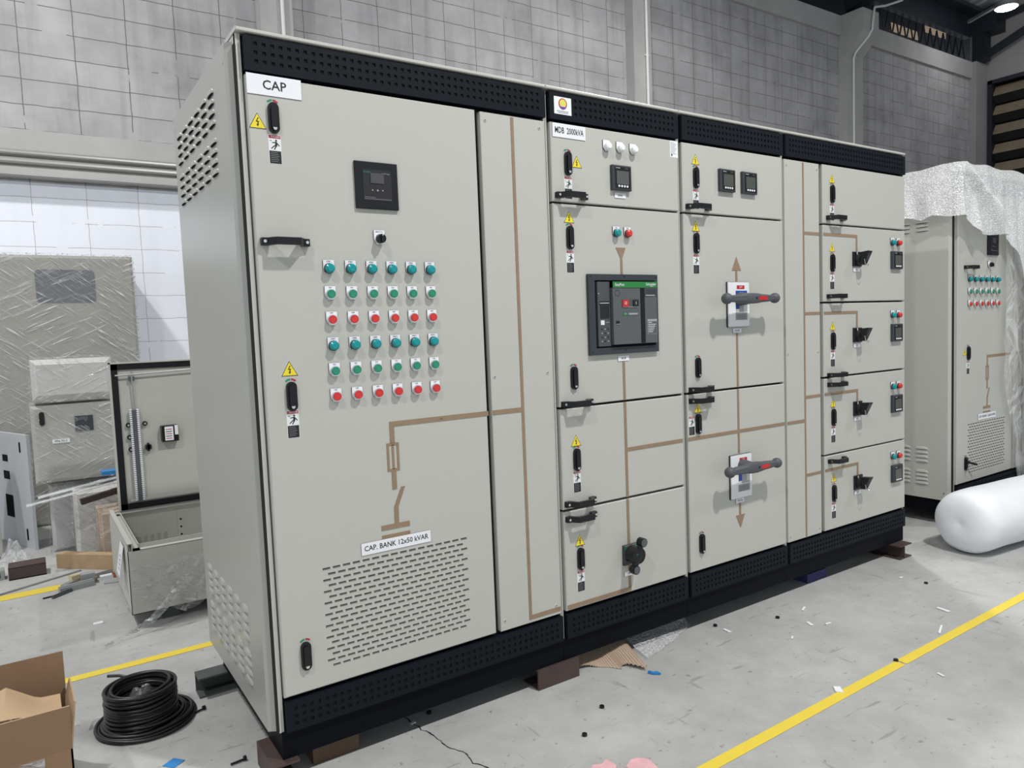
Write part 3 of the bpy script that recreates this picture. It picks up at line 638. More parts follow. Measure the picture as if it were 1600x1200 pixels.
# ---------------------------------------------------------------- capacitor cabinet (also used for the wrapped one at the right)
def cap_cabinet(label, dx=0., dy=0., twin=False):
    t, tt = cabinet(label, -.018 + dx, 1.041 + dx, dy, left=True)
    # side panel with louvres
    mb = MB(); xo = -.045 + dx; xi = -.024 + dx; yf = .022 + dy; yb = .872 + dy; c = .012; z0, z1 = -.10, 1.888
    vs = [(xo, yf + c, z0 + 0), (xo, yb - .016, z0), (xo, yb - .016, z1), (xo, yf + c, z1), (xi, yf, z0), (xi, yf, z1), (xi, yb, z0), (xi, yb, z1)]
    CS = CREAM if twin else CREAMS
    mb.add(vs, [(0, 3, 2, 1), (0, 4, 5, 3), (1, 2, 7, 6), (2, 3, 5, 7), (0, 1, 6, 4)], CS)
    if not twin:
        for k in range(6):
            yy = .222 + dy + k * .105
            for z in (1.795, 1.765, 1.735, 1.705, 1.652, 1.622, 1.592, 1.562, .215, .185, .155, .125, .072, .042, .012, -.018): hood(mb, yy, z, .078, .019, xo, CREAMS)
    else:
        for yy in (.19, .30, .41, .52, .63):
            for z in (1.775, 1.745, 1.715, 1.685, 1.625, 1.60, 1.575, .210, .183, .156, .129, .062, .037, .012, -.013): hood(mb, yy + dy, z, .085, .017, xo, CS)
    sp = part('side_panel', mb, t)
    for yy in (.055, .81):
        for z in (1.84, -.055): part('screw', MB().box(xo - .002, xo + .001, yy + dy - .004, yy + dy + .004, z - .004, z + .004, CHR), sp)
    mb = MB(); mb.box(-.0245 + dx, -.0175 + dx, .012 + dy, .83 + dy, -.10, 1.88, GAP); part('gap_shade_strip', mb, t)  # dark strip stands in for the shade in the side panel gap
    # main door with slotted vent
    x0, x1 = dx + .0, dx + .744; X = lambda v: v + dx
    holes = []
    for r_ in range(18):
        z = .3615 - r_ * .0178; o = .016 if r_ % 2 else 0
        for k in range(16 if not r_ % 2 else 15): holes.append((X(.136 + o + k * .0320), X(.160 + o + k * .0320), z - .0046, z + .0036))
    mb = MB(); b = .004; mb.perf(x0 + b, x1 - b, b, 1.80 - b, dy, holes, CREAM, depth=.004, back=mat('vent_backing', (.085, .088, .08), .8))
    o = [(x0, 0), (x1, 0), (x1, 1.80), (x0, 1.80)]; i_ = [(x0 + b, b), (x1 - b, b), (x1 - b, 1.80 - b), (x0 + b, 1.80 - b)]
    vs = [(a, dy + .024, z) for a, z in o] + [(a, dy + b, z) for a, z in o] + [(a, dy, z) for a, z in i_]
    mb.add(vs, [(k, (k + 1) % 4, 4 + (k + 1) % 4, 4 + k) for k in range(4)] + [(4 + k, 4 + (k + 1) % 4, 8 + (k + 1) % 4, 8 + k) for k in range(4)], CREAM)
    if not twin:
        for h in holes:
            for j in range(6):
                xx = h[0] + (j + .5) * .004; mb.box(xx - .0007, xx + .0007, dy + .0020, dy + .0036, h[2], h[2] + .0040, FIN)
    d = part('door', mb, t); YB[d] = dy
    mb = MB()
    buses(mb, [(X(.377), X(.746), .771, .787), (X(.377), X(.393), .718, .771), (X(.364), X(.372), .629, .719), (X(.398), X(.406), .629, .719), (X(.381), X(.389), .635, .713), (X(.372), X(.398), .711, .719), (X(.372), X(.398), .629, .637),
               (X(.377), X(.393), .570, .629), (X(.333), X(.431), .444, .460), (X(.333), X(.431), .412, .428)], dy)
    mb.poly([(X(.379), .460), (X(.394), .460), (X(.394), .512), (X(.421), .575), (X(.407), .575), (X(.379), .512)], dy - .0016, dy, KRAFT)
    for x_, z_ in ((.56, .7785), (.566, .7785)): mb.text('A', X(x_), z_, .007, dy - .002, KRAFTD)
    part('mimic_strip', mb, d, 'brown kraft mimic diagram strip')
    if not twin:
        fit('name_plate', 'cap', mk_label('CAP', .154, .056, .026), d, X(.079), 1.776, 'white plate reading CAP')
        trio(d, X(.071), None, 1.687, 1.600); fit('warning_sticker', 'tri', mk_tri, d, X(.026), 1.675)
        fit('warning_sticker', 'tri', mk_tri, d, X(.073), .974); trio(d, X(.0745), None, .893, .811)
        fit('door_lock', 'lock', mk_lock, d, X(.070), .113)
    else:
        fit('door_lock', 'lock', mk_lock, d, X(.13), .81); fit('warning_sticker', 'tri', mk_tri, d, X(.085), .82); fit('danger_sticker', 'dang', mk_danger, d, X(.13), .72)
        fit('door_lock', 'lockopen', mk_lock_open, d, X(.105), .12, 'black lock with its lever swung out')
    fit('handle', 'h136', lambda: mk_handle(.138), d, X(.082) + (.06 if twin else 0), 1.338)
    if twin: fit('power_factor_controller', 'ctrl', mk_ctrl, d, X(.44), 1.49)
    else: fit('power_factor_controller', 'ctrl', mk_ctrl, d, X(.3745), 1.520)
    fit('selector_switch', 'sel', mk_selector, d, X(.375) + (.02 if twin else 0), 1.362)
    fit('name_plate', 'cb', mk_label('CAP. BANK 12x50 kVAR' , .241, .038, .0165, .93), d, X(.3825), .397, 'white plate reading CAP. BANK 12x50 kVAR')
    cols = [.208, .276, .344, .411, .478, .545]; ox = -.018 if twin else 0
    if twin: cols = [.138 + k * .0745 for k in range(6)]
    rows = [(1.2705, 'step', 0), (1.193, 'on', 0), (1.117, 'off', 0), (1.040, 'step', 6), (.963, 'on', 0), (.886, 'off', 0)]
    for z, kd, of in rows[:3] if twin else rows:
        for k, xx in enumerate(cols):
            if kd == 'step': fit('indicator_lamp', 'st%d' % (k + of), mk_lampb(TEAL, 'STEP%d' % (k + 1 + of)), d, X(xx), z)
            elif kd == 'on': fit('push_button', 'on', mk_push(GRN, 'ON'), d, X(xx), z)
            else: fit('push_button', 'off', mk_push(REDL, 'OFF'), d, X(xx), z)
    # cable strip panel
    p = door(t, X(.763), X(1.029), .0, 1.797, dy, 'cover_panel', bus=[(X(.885), X(.897), .012, 1.793), (X(.765), X(.885), .771, .787), (X(.897), X(1.027), .012, .028)], b=.0015)
    for xx, z in ((.782, 1.770), (1.007, 1.770), (.779, .903), (1.006, .903), (.780, .036), (1.008, .036)): fit('screw', 'screw', mk_screw, p, X(xx), z)
    return t
cap_cabinet('nearest light grey cabinet marked CAP with six rows of round buttons')

# ---------------------------------------------------------------- incomer cabinet (MDB)
t, tt = cabinet('light grey cabinet marked MDB 2000kVA with a framed circuit breaker', 1.043, 1.711, h0=1.1715)
def mk_logo():
    mb = MB(); mb.poly([(-.039, -.0305), (.039, -.0305), (.039, .0305), (-.039, .0305)], -.0012, 0, WHTS)
    C = lambda r, cz, k0=0, k1=24: [(r * math.cos(2 * math.pi * k / 24), cz + r * math.sin(2 * math.pi * k / 24)) for k in range(k0, k1)]
    mb.poly(C(.0195, .007), -.0016, None, MAROON); mb.poly(C(.0150, .008), -.0019, None, ORNG); mb.poly(C(.0080, .010), -.0022, None, LIME)
    mb.poly([(-.0150, -.003), (.0150, -.003), (.011, -.009), (.005, -.0122), (-.005, -.0122), (-.011, -.009)], -.0025, None, PURP); mb.box(-.010, .010, -.0028, -.0025, -.0032, -.0015, INKW)
    for k in range(9): mb.box(-.027 + k * .006, -.0235 + k * .006, -.0016, -.0012, -.0210, -.0182, INK)
    for k in range(14): mb.box(-.023 + k * .0034, -.021 + k * .0034, -.0016, -.0012, -.0262, -.0238, INK)
    return mb
fit('logo_sticker', 'logo', mk_logo, tt, 1.113, 1.860, 'white square sticker with a round orange and purple emblem')
d = door(t, 1.057, 1.702, 1.520, 1.80)
fit('name_plate', 'mdb', mk_label('MDB  2000kVA', .153, .049, .022, .68), d, 1.141, 1.773, 'white plate reading MDB 2000kVA')
trio(d, 1.130, None, 1.658, 1.572); fit('warning_sticker', 'tri', mk_tri, d, 1.172, 1.668)
fit('handle', 'h140', lambda: mk_handle(.142), d, 1.139, 1.541)
for k, x in enumerate((1.317, 1.384, 1.452)): fit('indicator_lamp', 'wl', mk_wlamp, d, x, 1.742)
fit('power_meter', 'meter', mk_meter, d, 1.383, 1.625); fit('small_label', 'kwh', mk_label('kWh', .057, .019, .009), d, 1.381, 1.560)
def mk_info():
    mb = MB(); mb.poly([(-.022, -.033), (.022, -.033), (.022, .033), (-.022, .033)], -.0008, 0, WHTS)
    for k in range(9): mb.box(-.018, .004 + (k * 5 % 7) * .002, -.0011, -.0008, .025 - k * .0055, .0262 - k * .0055, GPL)
    mb.poly([(-.017, -.024), (-.0125, -.030), (-.008, -.024), (-.0125, -.018)], -.0012, None, INK); return mb
fit('rating_sticker', 'info', mk_info, d, 1.680, 1.766, 'small white and pale blue rating sticker')
d = door(t, 1.057, 1.702, .771, 1.512, bus=[(1.373, 1.384, 1.256, 1.318), (1.370, 1.382, .771, .925)])
mb = MB(); mb.poly([(1.352, 1.362), (1.402, 1.362), (1.3785, 1.313)], -.0018, 0, KRAFT); part('mimic_arrow', mb, d, 'brown funnel-shaped arrow')
trio(d, 1.128, 1.466, 1.391, 1.304); fit('door_lock', 'lock', mk_lock, d, 1.126, .875); fit('handle', 'h140', None, d, 1.134, .781)
fit('indicator_lamp', 'tl', mk_lampb(TEAL, 'ON'), d, 1.3535, 1.4215, 'teal indicator lamp'); fit('indicator_lamp', 'rl', mk_lampb(REDL, 'OFF'), d, 1.4115, 1.4215, 'red indicator lamp')
fit('circuit_breaker', 'acb', mk_acb, d, 1.379, 1.1065, 'grey air circuit breaker in a dark frame with a green strip'); fit('small_label', 'acbl', mk_label('ACB', .058, .020, .009), d, 1.375, .935)
d = door(t, 1.057, 1.702, .386, .762, bus=[(1.370, 1.383, .386, .762), (1.383, 1.694, .567, .582)])
trio(d, 1.126, .640, .568, .484); fit('handle', 'h140', None, d, 1.134, .407)
d = door(t, 1.057, 1.702, 0., .377, bus=[(1.370, 1.383, .020, .377), (1.061, 1.383, .006, .022)])
trio(d, 1.129, .260, .188, .102); fit('handle', 'h140', None, d, 1.135, .350)
fit('rotary_handle', 'brot', mk_bigrotary, d, 1.381, .156, 'black rotary handle with two round grips on a green plate'); fit('small_label', 'trl', mk_label('TR', .044, .018, .008), d, 1.370, .078)

# ---------------------------------------------------------------- switch disconnector cabinet
t, tt = cabinet('light grey cabinet with two grey bar-handled switches, second from the far end', 1.713, 2.388, h0=1.763)
d = door(t, 1.727, 2.378, 1.520, 1.80); trio(d, 1.804, 1.738, 1.662, 1.575); fit('handle', 'h140', None, d, 1.812, 1.541)
fit('power_meter', 'meter', None, d, 1.990, 1.664); fit('power_meter', 'meter', None, d, 2.136, 1.664)
d = door(t, 1.727, 2.378, .771, 1.512, bus=[(2.044, 2.056, 1.232, 1.285), (2.042, 2.054, .771, 1.014)])
mb = MB(); mb.poly([(2.021, 1.284), (2.081, 1.284), (2.051, 1.343)], -.0018, 0, KRAFT); part('mimic_arrow', mb, d, 'brown arrow pointing up')
trio(d, 1.798, 1.464, 1.393, 1.307); fit('door_lock', 'lock', mk_lock, d, 1.793, .873); fit('handle', 'h140', None, d, 1.807, .782)
s_ = fit('switch_plate', 'iso', mk_iso, d, 2.052, 1.135); fit('bar_grip', 'isog', mk_isogrip, d, 2.055, 1.158, 'grey two-ended bar grip with a red mark'); fit('small_label', 'p1', mk_label('F1-P8', .056, .019, .009), d, 2.048, 1.021)
d = door(t, 1.727, 2.378, 0., .762, bus=[(2.042, 2.054, .477, .762), (2.043, 2.055, .198, .255), (1.717 + .011, 2.042, .567, .582), (2.054, 2.376, .567, .582)])
trio(d, 1.788, .702, .634, None); fit('danger_sticker', 'dang', mk_danger, d, 1.750, .630); fit('handle', 'h140', None, d, 1.806, .735); fit('door_lock', 'lock', mk_lock, d, 1.795, .115)
fit('switch_plate', 'iso', mk_iso, d, 2.051, .373); fit('bar_grip', 'isog', mk_isogrip, d, 2.055, .420, 'grey two-ended bar grip with a red mark'); fit('small_label', 'p2', mk_label('F9-P16', .056, .019, .009), d, 2.048, .262)
mb = MB(); mb.poly([(2.021, .197), (2.081, .197), (2.051, .138)], -.0018, 0, KRAFT); part('mimic_arrow', mb, d, 'brown arrow pointing down')

# ---------------------------------------------------------------- outgoing cabinet
t, tt = cabinet('far end light grey cabinet with four small black rotary handles', 2.390, 3.436)
p = door(t, 2.395, 2.661, 0., 1.797, 0., 'cover_panel', bus=[(2.530, 2.541, .0, 1.793), (2.397, 2.530, .565, .580)] + [(2.541, 2.659, z, z + .014) for z in (1.459, 1.079, .678, .298)], b=.0015)
for x, z in ((2.410, 1.771), (2.643, 1.771), (2.406, .899), (2.642, .899), (2.410, .027), (2.643, .027)): fit('screw', 'screw', mk_screw, p, x, z)
X0, X1 = 2.690, 3.432
d = door(t, X0, X1, 1.520, 1.80); trio(d, 2.766, 1.738, 1.663, 1.576); fit('handle', 'h140', None, d, 2.787, 1.546)
for k, (z0, z1, zb_, zt, zl, zd, zh, zr, zp, zm) in enumerate(((1.141, 1.512, 1.460, 1.406, 1.329, 1.242, 1.166, 1.352, 1.443, 1.354), (.772, 1.132, 1.078, 1.022, .946, .860, .779, .969, 1.060, .969),
                                             (.384, .763, .678, .640, .566, .480, .732, .592, .677, .586), (0., .376, .298, .262, .182, .094, .349, .208, .296, .204))):
    d = door(t, X0, X1, z0, z1, bus=[(X0 + .003, 2.981, zb_, zb_ + .014), (2.968, 2.981, zr + .03, zb_)])
    trio(d, 2.763, zt, zl, zd); fit('handle', 'h140', None, d, 2.787, zh)
    fit('rotary_handle', 'rot', mk_rotary, d, 2.973, zr); fit('small_label', 'q%d' % k, mk_label('Q%d' % (k + 1), .060, .019, .009), d, 2.973, zr - .053)
    fit('indicator_lamp', 'tl2', mk_lampb(TEAL), d, 3.304, zp + .008, 'teal indicator lamp'); fit('indicator_lamp', 'rl2', mk_lampb(REDL), d, 3.361, zp + .008, 'red indicator lamp')
    fit('power_meter', 'meter', None, d, 3.338, zm)

# ---------------------------------------------------------------- wrapped twin cabinet at the right
TX_, TY_ = 4.168, .07
cap_cabinet('light grey capacitor cabinet half hidden under bubble wrap at the far right', TX_, TY_, twin=True)
def interp(pts, x):
    if x <= pts[0][0]: return pts[0][1]
    for (a, b), (c, d_) in zip(pts, pts[1:]):
        if x <= c: return b + (d_ - b) * (x - a) / (c - a)
    return pts[-1][1]
def wrapsheet():
    xa = TX_ - .075; yf = TY_ - .045; yb = TY_ + .86; xe = TX_ + 1.25
    side = [(0, 1.66), (.35, 1.665), (.50, 1.655), (.62, 1.66), (.70, 1.63), (.77, 1.655), (.86, 1.635)]
    L1 = yb - yf
    front = [(0, 1.635), (.05, 1.61), (.10, 1.59), (.17, 1.54), (.32, 1.53), (.50, 1.535), (.59, 1.51), (.70, 1.42), (.776, 1.33), (.81, 1.20), (.83, .9), (.845, .45), (.855, .1), (.87, -.18), (1.3, -.19)]
    us = [i * L1 / 34 for i in range(34)] + [L1 + i * (xe - xa) / 70 for i in range(71)]
    nz = 44; vs = []; fs = []
    def base(u):
        if u < L1: return Vector((xa, yb - u, 0)), Vector((-1, 0, 0))
        return Vector((xa + (u - L1), yf, 0)), Vector((0, -1, 0))
    for u in us:
        p, n_ = base(u); zb_ = interp(side, u) if u < L1 else interp(front, u - L1)
        dc = abs(u - L1)
        for j in range(nz + 1):
            t = j / nz; z = 1.945 + (zb_ - 1.945) * t
            drop = 1.945 - z
            k = noise.noise(Vector((u * 7, z * 2.2, 3))) * .026 + noise.noise(Vector((u * 20, z * 5, 9))) * .010
            k += .010 * math.sin(u * 38 + z * 3) * min(1, drop * 3)
            if u > L1:                      # heavy fold falling from the near top corner
                fx = .02 + .80 * (1 - math.exp(-drop * 1.7)); q = (u - L1 - fx) / .05
                k += .060 * math.exp(-q * q)
            k *= min(1, .25 + drop * 4); out = .004 + max(0, k + .012) + .012 * t
            v = p + n_ * out; v.z = z - .0 + .006 * math.sin(u * 17)*(1-t)
            if dc < .03: v += Vector((-.004, -.004, 0))
            vs.append(v)
    W_ = nz + 1
    for i in range(len(us) - 1):
        for j in range(nz): fs.append((i * W_ + j, i * W_ + j + 1, (i + 1) * W_ + j + 1, (i + 1) * W_ + j))
    mb = MB(); mb.add(vs, fs, BUB)
    # top
    vs = []; fs = []; n1, n2 = 40, 24
    for i in range(n1 + 1):
        for j in range(n2 + 1):
            x = xa + (xe - xa) * i / n1; y = yf + (yb - yf) * j / n2
            e = min(i / 2, j / 2, 1)
            vs.append((x - .006 * (1 - e), y - .006 * (1 - e), 1.945 + e * (.012 + .014 * noise.noise(Vector((x * 6, y * 6, 0)))) + .006 * math.sin(((x - xa) + L1 if j == 0 else (yb - y)) * 17) * (1 - e)))
    for i in range(n1):
        for j in range(n2): fs.append((i * (n2 + 1) + j, (i + 1) * (n2 + 1) + j, (i + 1) * (n2 + 1) + j + 1, i * (n2 + 1) + j + 1))
    mb.add(vs, fs, BUB); return mb
solo('bubble_wrap', wrapsheet(), 'bubble wrap sheet draped over the far right cabinet', 'bubble wrap', (TX_ + .5, TY_ + .4, 1.93), ang=60)
def thinsheet():
    vs = []; fs = []; nz = 50; nx = 18; left = [(-.18, .80), (.0, .75), (.20, .72), (.45, .60), (.60, .53), (.68, .505), (.78, .535), (1.0, .54), (1.56, .545)]
    for j in range(nz + 1):
        z = 1.56 - (1.56 + .19) * j / nz; xl = interp(left, z); xr = .93
        for i in range(nx + 1):
            s = i / nx; x = xl + (xr - xl) * s; g = math.exp(-((z - .66) / .12) ** 2)
            vs.append((TX_ + x, TY_ - .030 - .018 * math.sin(s * 16 + z * 1.5) * (1 - g * .5) * (.6 + .4 * s) - .012 * g - .01 * noise.noise(Vector((x * 9, z * 5, 1))), z))
    for j in range(nz):
        for i in range(nx): fs.append((j * (nx + 1) + i, j * (nx + 1) + i + 1, (j + 1) * (nx + 1) + i + 1, (j + 1) * (nx + 1) + i))
    mb = MB(); mb.add([(a, b - .0, c) for a, b, c in vs], fs, FILMT); return mb
solo('plastic_film', thinsheet(), 'thin see-through film hanging down the front of the wrapped far right cabinet', 'plastic film', (TX_ + .75, TY_ - .03, -.19), ang=60)
# bubble wrap roll
def roll():
    r = .175; a = R(-5); d_ = Vector((math.cos(a), math.sin(a), 0)); n_ = Vector((-math.sin(a), math.cos(a), 0)); c0 = Vector((3.615, -.20, F + r))
    prof = [(.055, .0), (.045, .03), (.022, .06), (.006, .10), (0, .125), (.004, .145), (.02, .163), (.05, .173)] 
    prof = [(.006, .003), (.001, .020), (0, .06), (.005, .10), (.018, .135), (.042, .160), (.08, .1725)] + [(.09 + i * .04, .175) for i in range(1, 42)]
    nn = 72; vs = []; fs = []
    for (s, q) in prof:
        for k in range(nn):
            th = 2 * math.pi * k / nn; e = 1 + .02 * noise.noise(Vector((math.cos(th) * 2, math.sin(th) * 2, s * 5)))
            rad = q * e; vv = c0 + d_ * s + n_ * rad * math.cos(th) + Vector((0, 0, max(-r + .0005, rad * math.sin(th)))); vs.append(vv)
    for i in range(len(prof) - 1):
        for k in range(nn): fs.append((i * nn + k, i * nn + (k + 1) % nn, (i + 1) * nn + (k + 1) % nn, (i + 1) * nn + k))
    fs.append(tuple(range(nn - 1, -1, -1))); fs.append(tuple((len(prof) - 1) * nn + k for k in range(nn)))
    mb = MB(); mb.add(vs, fs, BUBS); return mb
solo('bubble_wrap_roll', roll(), 'fat white roll of bubble wrap lying on the floor by the far cabinet', 'bubble wrap roll', (4.4, -.27, F), ang=60)

# ---------------------------------------------------------------- steel supports under the bases
def cchan(x0, x1, y0, y1, web, m_, axis='x', z0=F, z1=-.19, t_=.006):
    mb = MB(); mb.box(x0, x1, y0, y1, z0, z0 + t_, m_); mb.box(x0, x1, y0, y1, z1 - t_, z1, m_)
    if axis == 'x': mb.box(x0, x1, web, web + t_, z0 + t_, z1 - t_, m_)
    else: mb.box(web, web + t_, y0, y1, z0 + t_, z1 - t_, m_)
    return mb
G = 'steel channels under the cabinets'
solo('steel_channel', cchan(-.050, .03, -.012, .17, -.050, RUST, 'y'), 'rusty brown steel channel under the nearest front corner of the CAP cabinet', 'steel channel', (0, .08, F), G)
solo('steel_channel', cchan(-.115, .22, .735, .815, .805, RUSTD), 'dark steel channel sticking out under the rear left corner of the CAP cabinet', 'steel channel', (0, .78, F), G)
solo('steel_channel', cchan(.915, 1.107, .001, .10, .001, RUST), 'brown steel channel under the joint between the CAP and MDB cabinets', 'steel channel', (1.01, .05, F), G)
solo('steel_channel', cchan(3.30, 3.42, -.045, .25, 3.345, RUST, 'y'), 'brown steel beam stub under the far end of the cabinet row', 'steel channel', (3.36, .1, F), G)
for k, (x, y) in enumerate(((4.20, .12), (5.0, .12), (4.20, .75), (1.0, .75), (2.3, .7), (3.36, .75))):
    solo('steel_channel', cchan(x - .05, x + .12, y - .04, y + .04, y - .04, RUSTD), 'dark steel packing hidden in the shadow under a cabinet base', 'steel channel', (x, y, F), G)
mb = MB(); vs = []
solo('timber_block', MB().box(.09, .24, .055, .15, F, -.192, mat('shaded_timber', (.10, .06, .035), .7, var=.3, vscale=10)), 'brown timber block in the shadow under the CAP cabinet', 'timber', (.27, .1, F))  # timber colour darkened to carry the shade under the cabinet

# things poking out under the row
def crumple(nx, ny, fn, m_, th=0):
    vs = [fn(i / nx, j / ny) for i in range(nx + 1) for j in range(ny + 1)]
    fs = [(i * (ny + 1) + j, (i + 1) * (ny + 1) + j, (i + 1) * (ny + 1) + j + 1, i * (ny + 1) + j + 1) for i in range(nx) for j in range(ny)]
    return MB().add(vs, fs, m_)
def cardfn(u, v):
    edge = interp([(0, .05), (.3, .03), (.55, -.02), (.65, -.06), (.72, -.045), (.80, -.055), (.93, -.132), (1, -.10)], u)
    x = 1.11 + u * (.31 - .07 * v); y = .20 + (edge - .20) * v; z = F + .060 - .054 * v ** 1.4 + .0026 * math.sin(u * 215) + .008 * math.sin(u * 9)
    return (x, y, max(F + .002, z))
solo('corrugated_card', crumple(420, 8, cardfn, mat('pale_corrugated', (.48, .37, .28), .8)), 'torn piece of ribbed brown cardboard sticking out under the MDB cabinet', 'cardboard', (1.3, .05, F), ang=80)
def bubfn(u, v):
    edge = interp([(0, -.06), (.3, -.035), (.6, .0), (1, .055)], u)
    x = 1.435 + u * .37 - .03 * v; y = .16 + (edge - .16) * v; z = F + .004 + .05 * (1 - v) ** 1.5 + .012 * abs(noise.noise(Vector((x * 14, y * 14, 0)))); return (x, y, z)
solo('bubble_wrap', crumple(30, 14, bubfn, BUB2), 'scrap of bubble wrap poking out beside the ribbed cardboard', 'bubble wrap', (1.65, .05, F), ang=80)
mb = MB(); mb.box(2.62, 2.78, .055, .14, F, F + .045, mat('purple_fabric', (.035, .030, .12), .8, var=.5, vscale=60)); solo('fabric_pad', mb, 'small dark purple patterned pad under the row of cabinets', 'pad', (2.7, .1, F))
def scrap(name, pts, m_, lab, cat, h=.003):
    mb = MB(); n = len(pts); cx = sum(p[0] for p in pts) / n; cy = sum(p[1] for p in pts) / n
    a = sum(pts[i][0] * pts[(i + 1) % n][1] - pts[(i + 1) % n][0] * pts[i][1] for i in range(n))
    if a < 0: pts = pts[::-1]
    mb.add([(x, y, F + .0015) for x, y in pts] + [(x, y, F + h + random.uniform(0, .003)) for x, y in pts], [tuple(range(n, 2 * n))] + [(i, (i + 1) % n, n + (i + 1) % n, n + i) for i in range(n)], m_)
    return solo(name, mb, lab, cat, (cx, cy, F))
BLT = mat('blue_tape', (.03, .22, .55), .4); PNK = mat('pink_foam', (.72, .42, .45), .7, var=.2, vscale=40)
scrap('blue_scrap', [(1.322, -.146), (1.328, -.165), (1.352, -.185), (1.350, -.168), (1.337, -.160), (1.336, -.146)], BLT, 'blue plastic scrap at the tip of the ribbed cardboard', 'scrap', .008)
scrap('blue_scrap', [(-.30, .345), (-.27, .31), (-.235, .335), (-.262, .37)], BLT, 'blue square of tape on the floor beside the near cabinet', 'scrap', .001)
scrap('pink_scrap', [(.735, -.505), (.765, -.485), (.79, -.497), (.815, -.488), (.82, -.53), (.78, -.56), (.74, -.55)], PNK, 'left pink foam scrap at the bottom edge of the picture', 'scrap', .012)
scrap('pink_scrap', [(.835, -.555), (.872, -.535), (.895, -.54), (.915, -.565), (.905, -.62), (.86, -.62), (.84, -.59)], PNK, 'right pink foam scrap at the bottom edge of the picture', 'scrap', .014)
for k, (x, y, a, l_, w_) in enumerate(((2.316, -.133, 20, .05, .010), (2.191, -.248, 60, .04, .015), (2.251, -.297, -10, .035, .012), (2.011, -.289, 30, .03, .01), (2.774, -.521, 75, .06, .02), (3.039, -.191, 10, .03, .014),
                                       (1.762, -.653, 40, .045, .03), (2.148, -.816, 70, .03, .012), (2.55, -.62, 20, .10, .008), (.445, .085, 0, .02, .015), (1.86, -.075, 80, .04, .02))):
    c, s = math.cos(R(a)), math.sin(R(a)); P = [(x + c * i * l_ / 2 - s * j * w_ / 2, y + s * i * l_ / 2 + c * j * w_ / 2) for i, j in ((-1, -1), (1, -.6), (.8, 1), (-.9, .8))]
    lab = ['thin white paper sliver nearest the cabinet row', 'white paper scrap left of the row of slivers', 'short white paper strip in mid floor', 'tiny bent white scrap in mid floor', 'white scrap between cabinet and yellow line at right',
           'small white fleck close to the far end of the row', 'white paper flake lying on the near part of the yellow line', 'white curl beyond the yellow line', 'long white sliver on the yellow line', 'pale crumb next to the floor crack', 'white torn flake right of the bubble wrap scrap'][k]
    o = scrap('paper_scrap', P, WHTS, lab, 'paper scrap'); o['group'] = 'paper scraps on the floor'
for k, (x, y) in enumerate(((2.139, -.123), (3.049, -.309), (2.133, -.658), (.52, .11), (1.02, -.23), (.86, -.33), (1.86, -.01))):
    mb = MB(); P = [(x + .009 * math.cos(a * math.pi / 3), y + .009 * math.sin(a * math.pi / 3)) for a in range(6)]
    mb.add([(p, q, F) for p, q in P] + [(p, q, F + .008) for p, q in P], [tuple(range(6, 12))] + [(i, (i + 1) % 6, 6 + (i + 1) % 6, 6 + i) for i in range(6)], BPL)
    lab = ['black nut in front of the bar-handled cabinet', 'black nut near the far end of the cabinets', 'black nut on the yellow line', 'black nut beside the floor crack', 'black nut below the brown channel', 'black nut near the bottom centre of the floor', 'black nut by the bubble wrap scrap'][k]
    solo('nut', mb, lab, 'nut', (x, y, F), 'loose black nuts on the floor')
for (x, y, a, lab) in ((-.139, .633, 20, 'black bolt between the cable coil and the cabinet'), (-.10, .215, 5, 'silver bolt at the bottom edge beside the near cabinet')):
    mb = MB(); c, s = math.cos(R(a)), math.sin(R(a)); mb.tube([(x - c * .022, y - s * .022, F + .005), (x + c * .018, y + s * .018, F + .005)], .0035, BPL, 8); mb.tube([(x + c * .018, y + s * .018, F + .008), (x + c * .026, y + s * .026, F + .008)], .008, BPL, 8)
    solo('bolt', mb, lab, 'bolt', (x, y, F))

# ---------------------------------------------------------------- cable coil
t = thing('cable_coil', 'coil of black cable standing on the floor left of the CAP cabinet', 'cable', (-.312, .685, F))
cx, cy = -.312, .690
def ring(mb, r, z, ox=0, oy=0, wob=.0012, ph=0):
    n = 48; mb.tube([(cx + ox + (r + wob * math.sin(3 * a + ph)) * math.cos(a), cy + oy + (r + wob * math.sin(3 * a + ph)) * math.sin(a), z + .003 * math.sin(a + ph)) for a in [2 * math.pi * k / n for k in range(n)]], .0062, CABLE, 8, closed=True)
mb = MB()
for k in range(11): ring(mb, .111 + .002 * math.sin(k * 2.1), F + .010 + k * .0122, .002 * math.cos(k * 3), .002 * math.sin(k * 5), ph=k)
for k in range(11): ring(mb, .095 + .003 * math.sin(k), F + .012 + k * .0122, 0, 0, ph=k * 2)
for k in range(4): ring(mb, .083, F + .070 + k * .0125, 0, 0, ph=k * 3)
part('stacked_turns', mb, t, ang=60)
mb = MB()
for k, (r, z, ox, oy) in enumerate(((.124, .007, .003, 0), (.136, .007, .008, .002), (.148, .007, .012, .002), (.158, .0075, .014, .0), (.130, .018, .010, 0), (.143, .018, .016, .002), (.123, .030, .010, .004))): ring(mb, r, F + z, ox, oy, .002, ph=k * 1.7)
part('loose_turns', mb, t, ang=60)
mb = MB(); mb.tube([(cx - .01, cy + .115, F + .115), (cx - .05, cy + .15, F + .125), (cx - .085, cy + .185, F + .120)], .006, CABLE, 8); part('cable_end', mb, t)
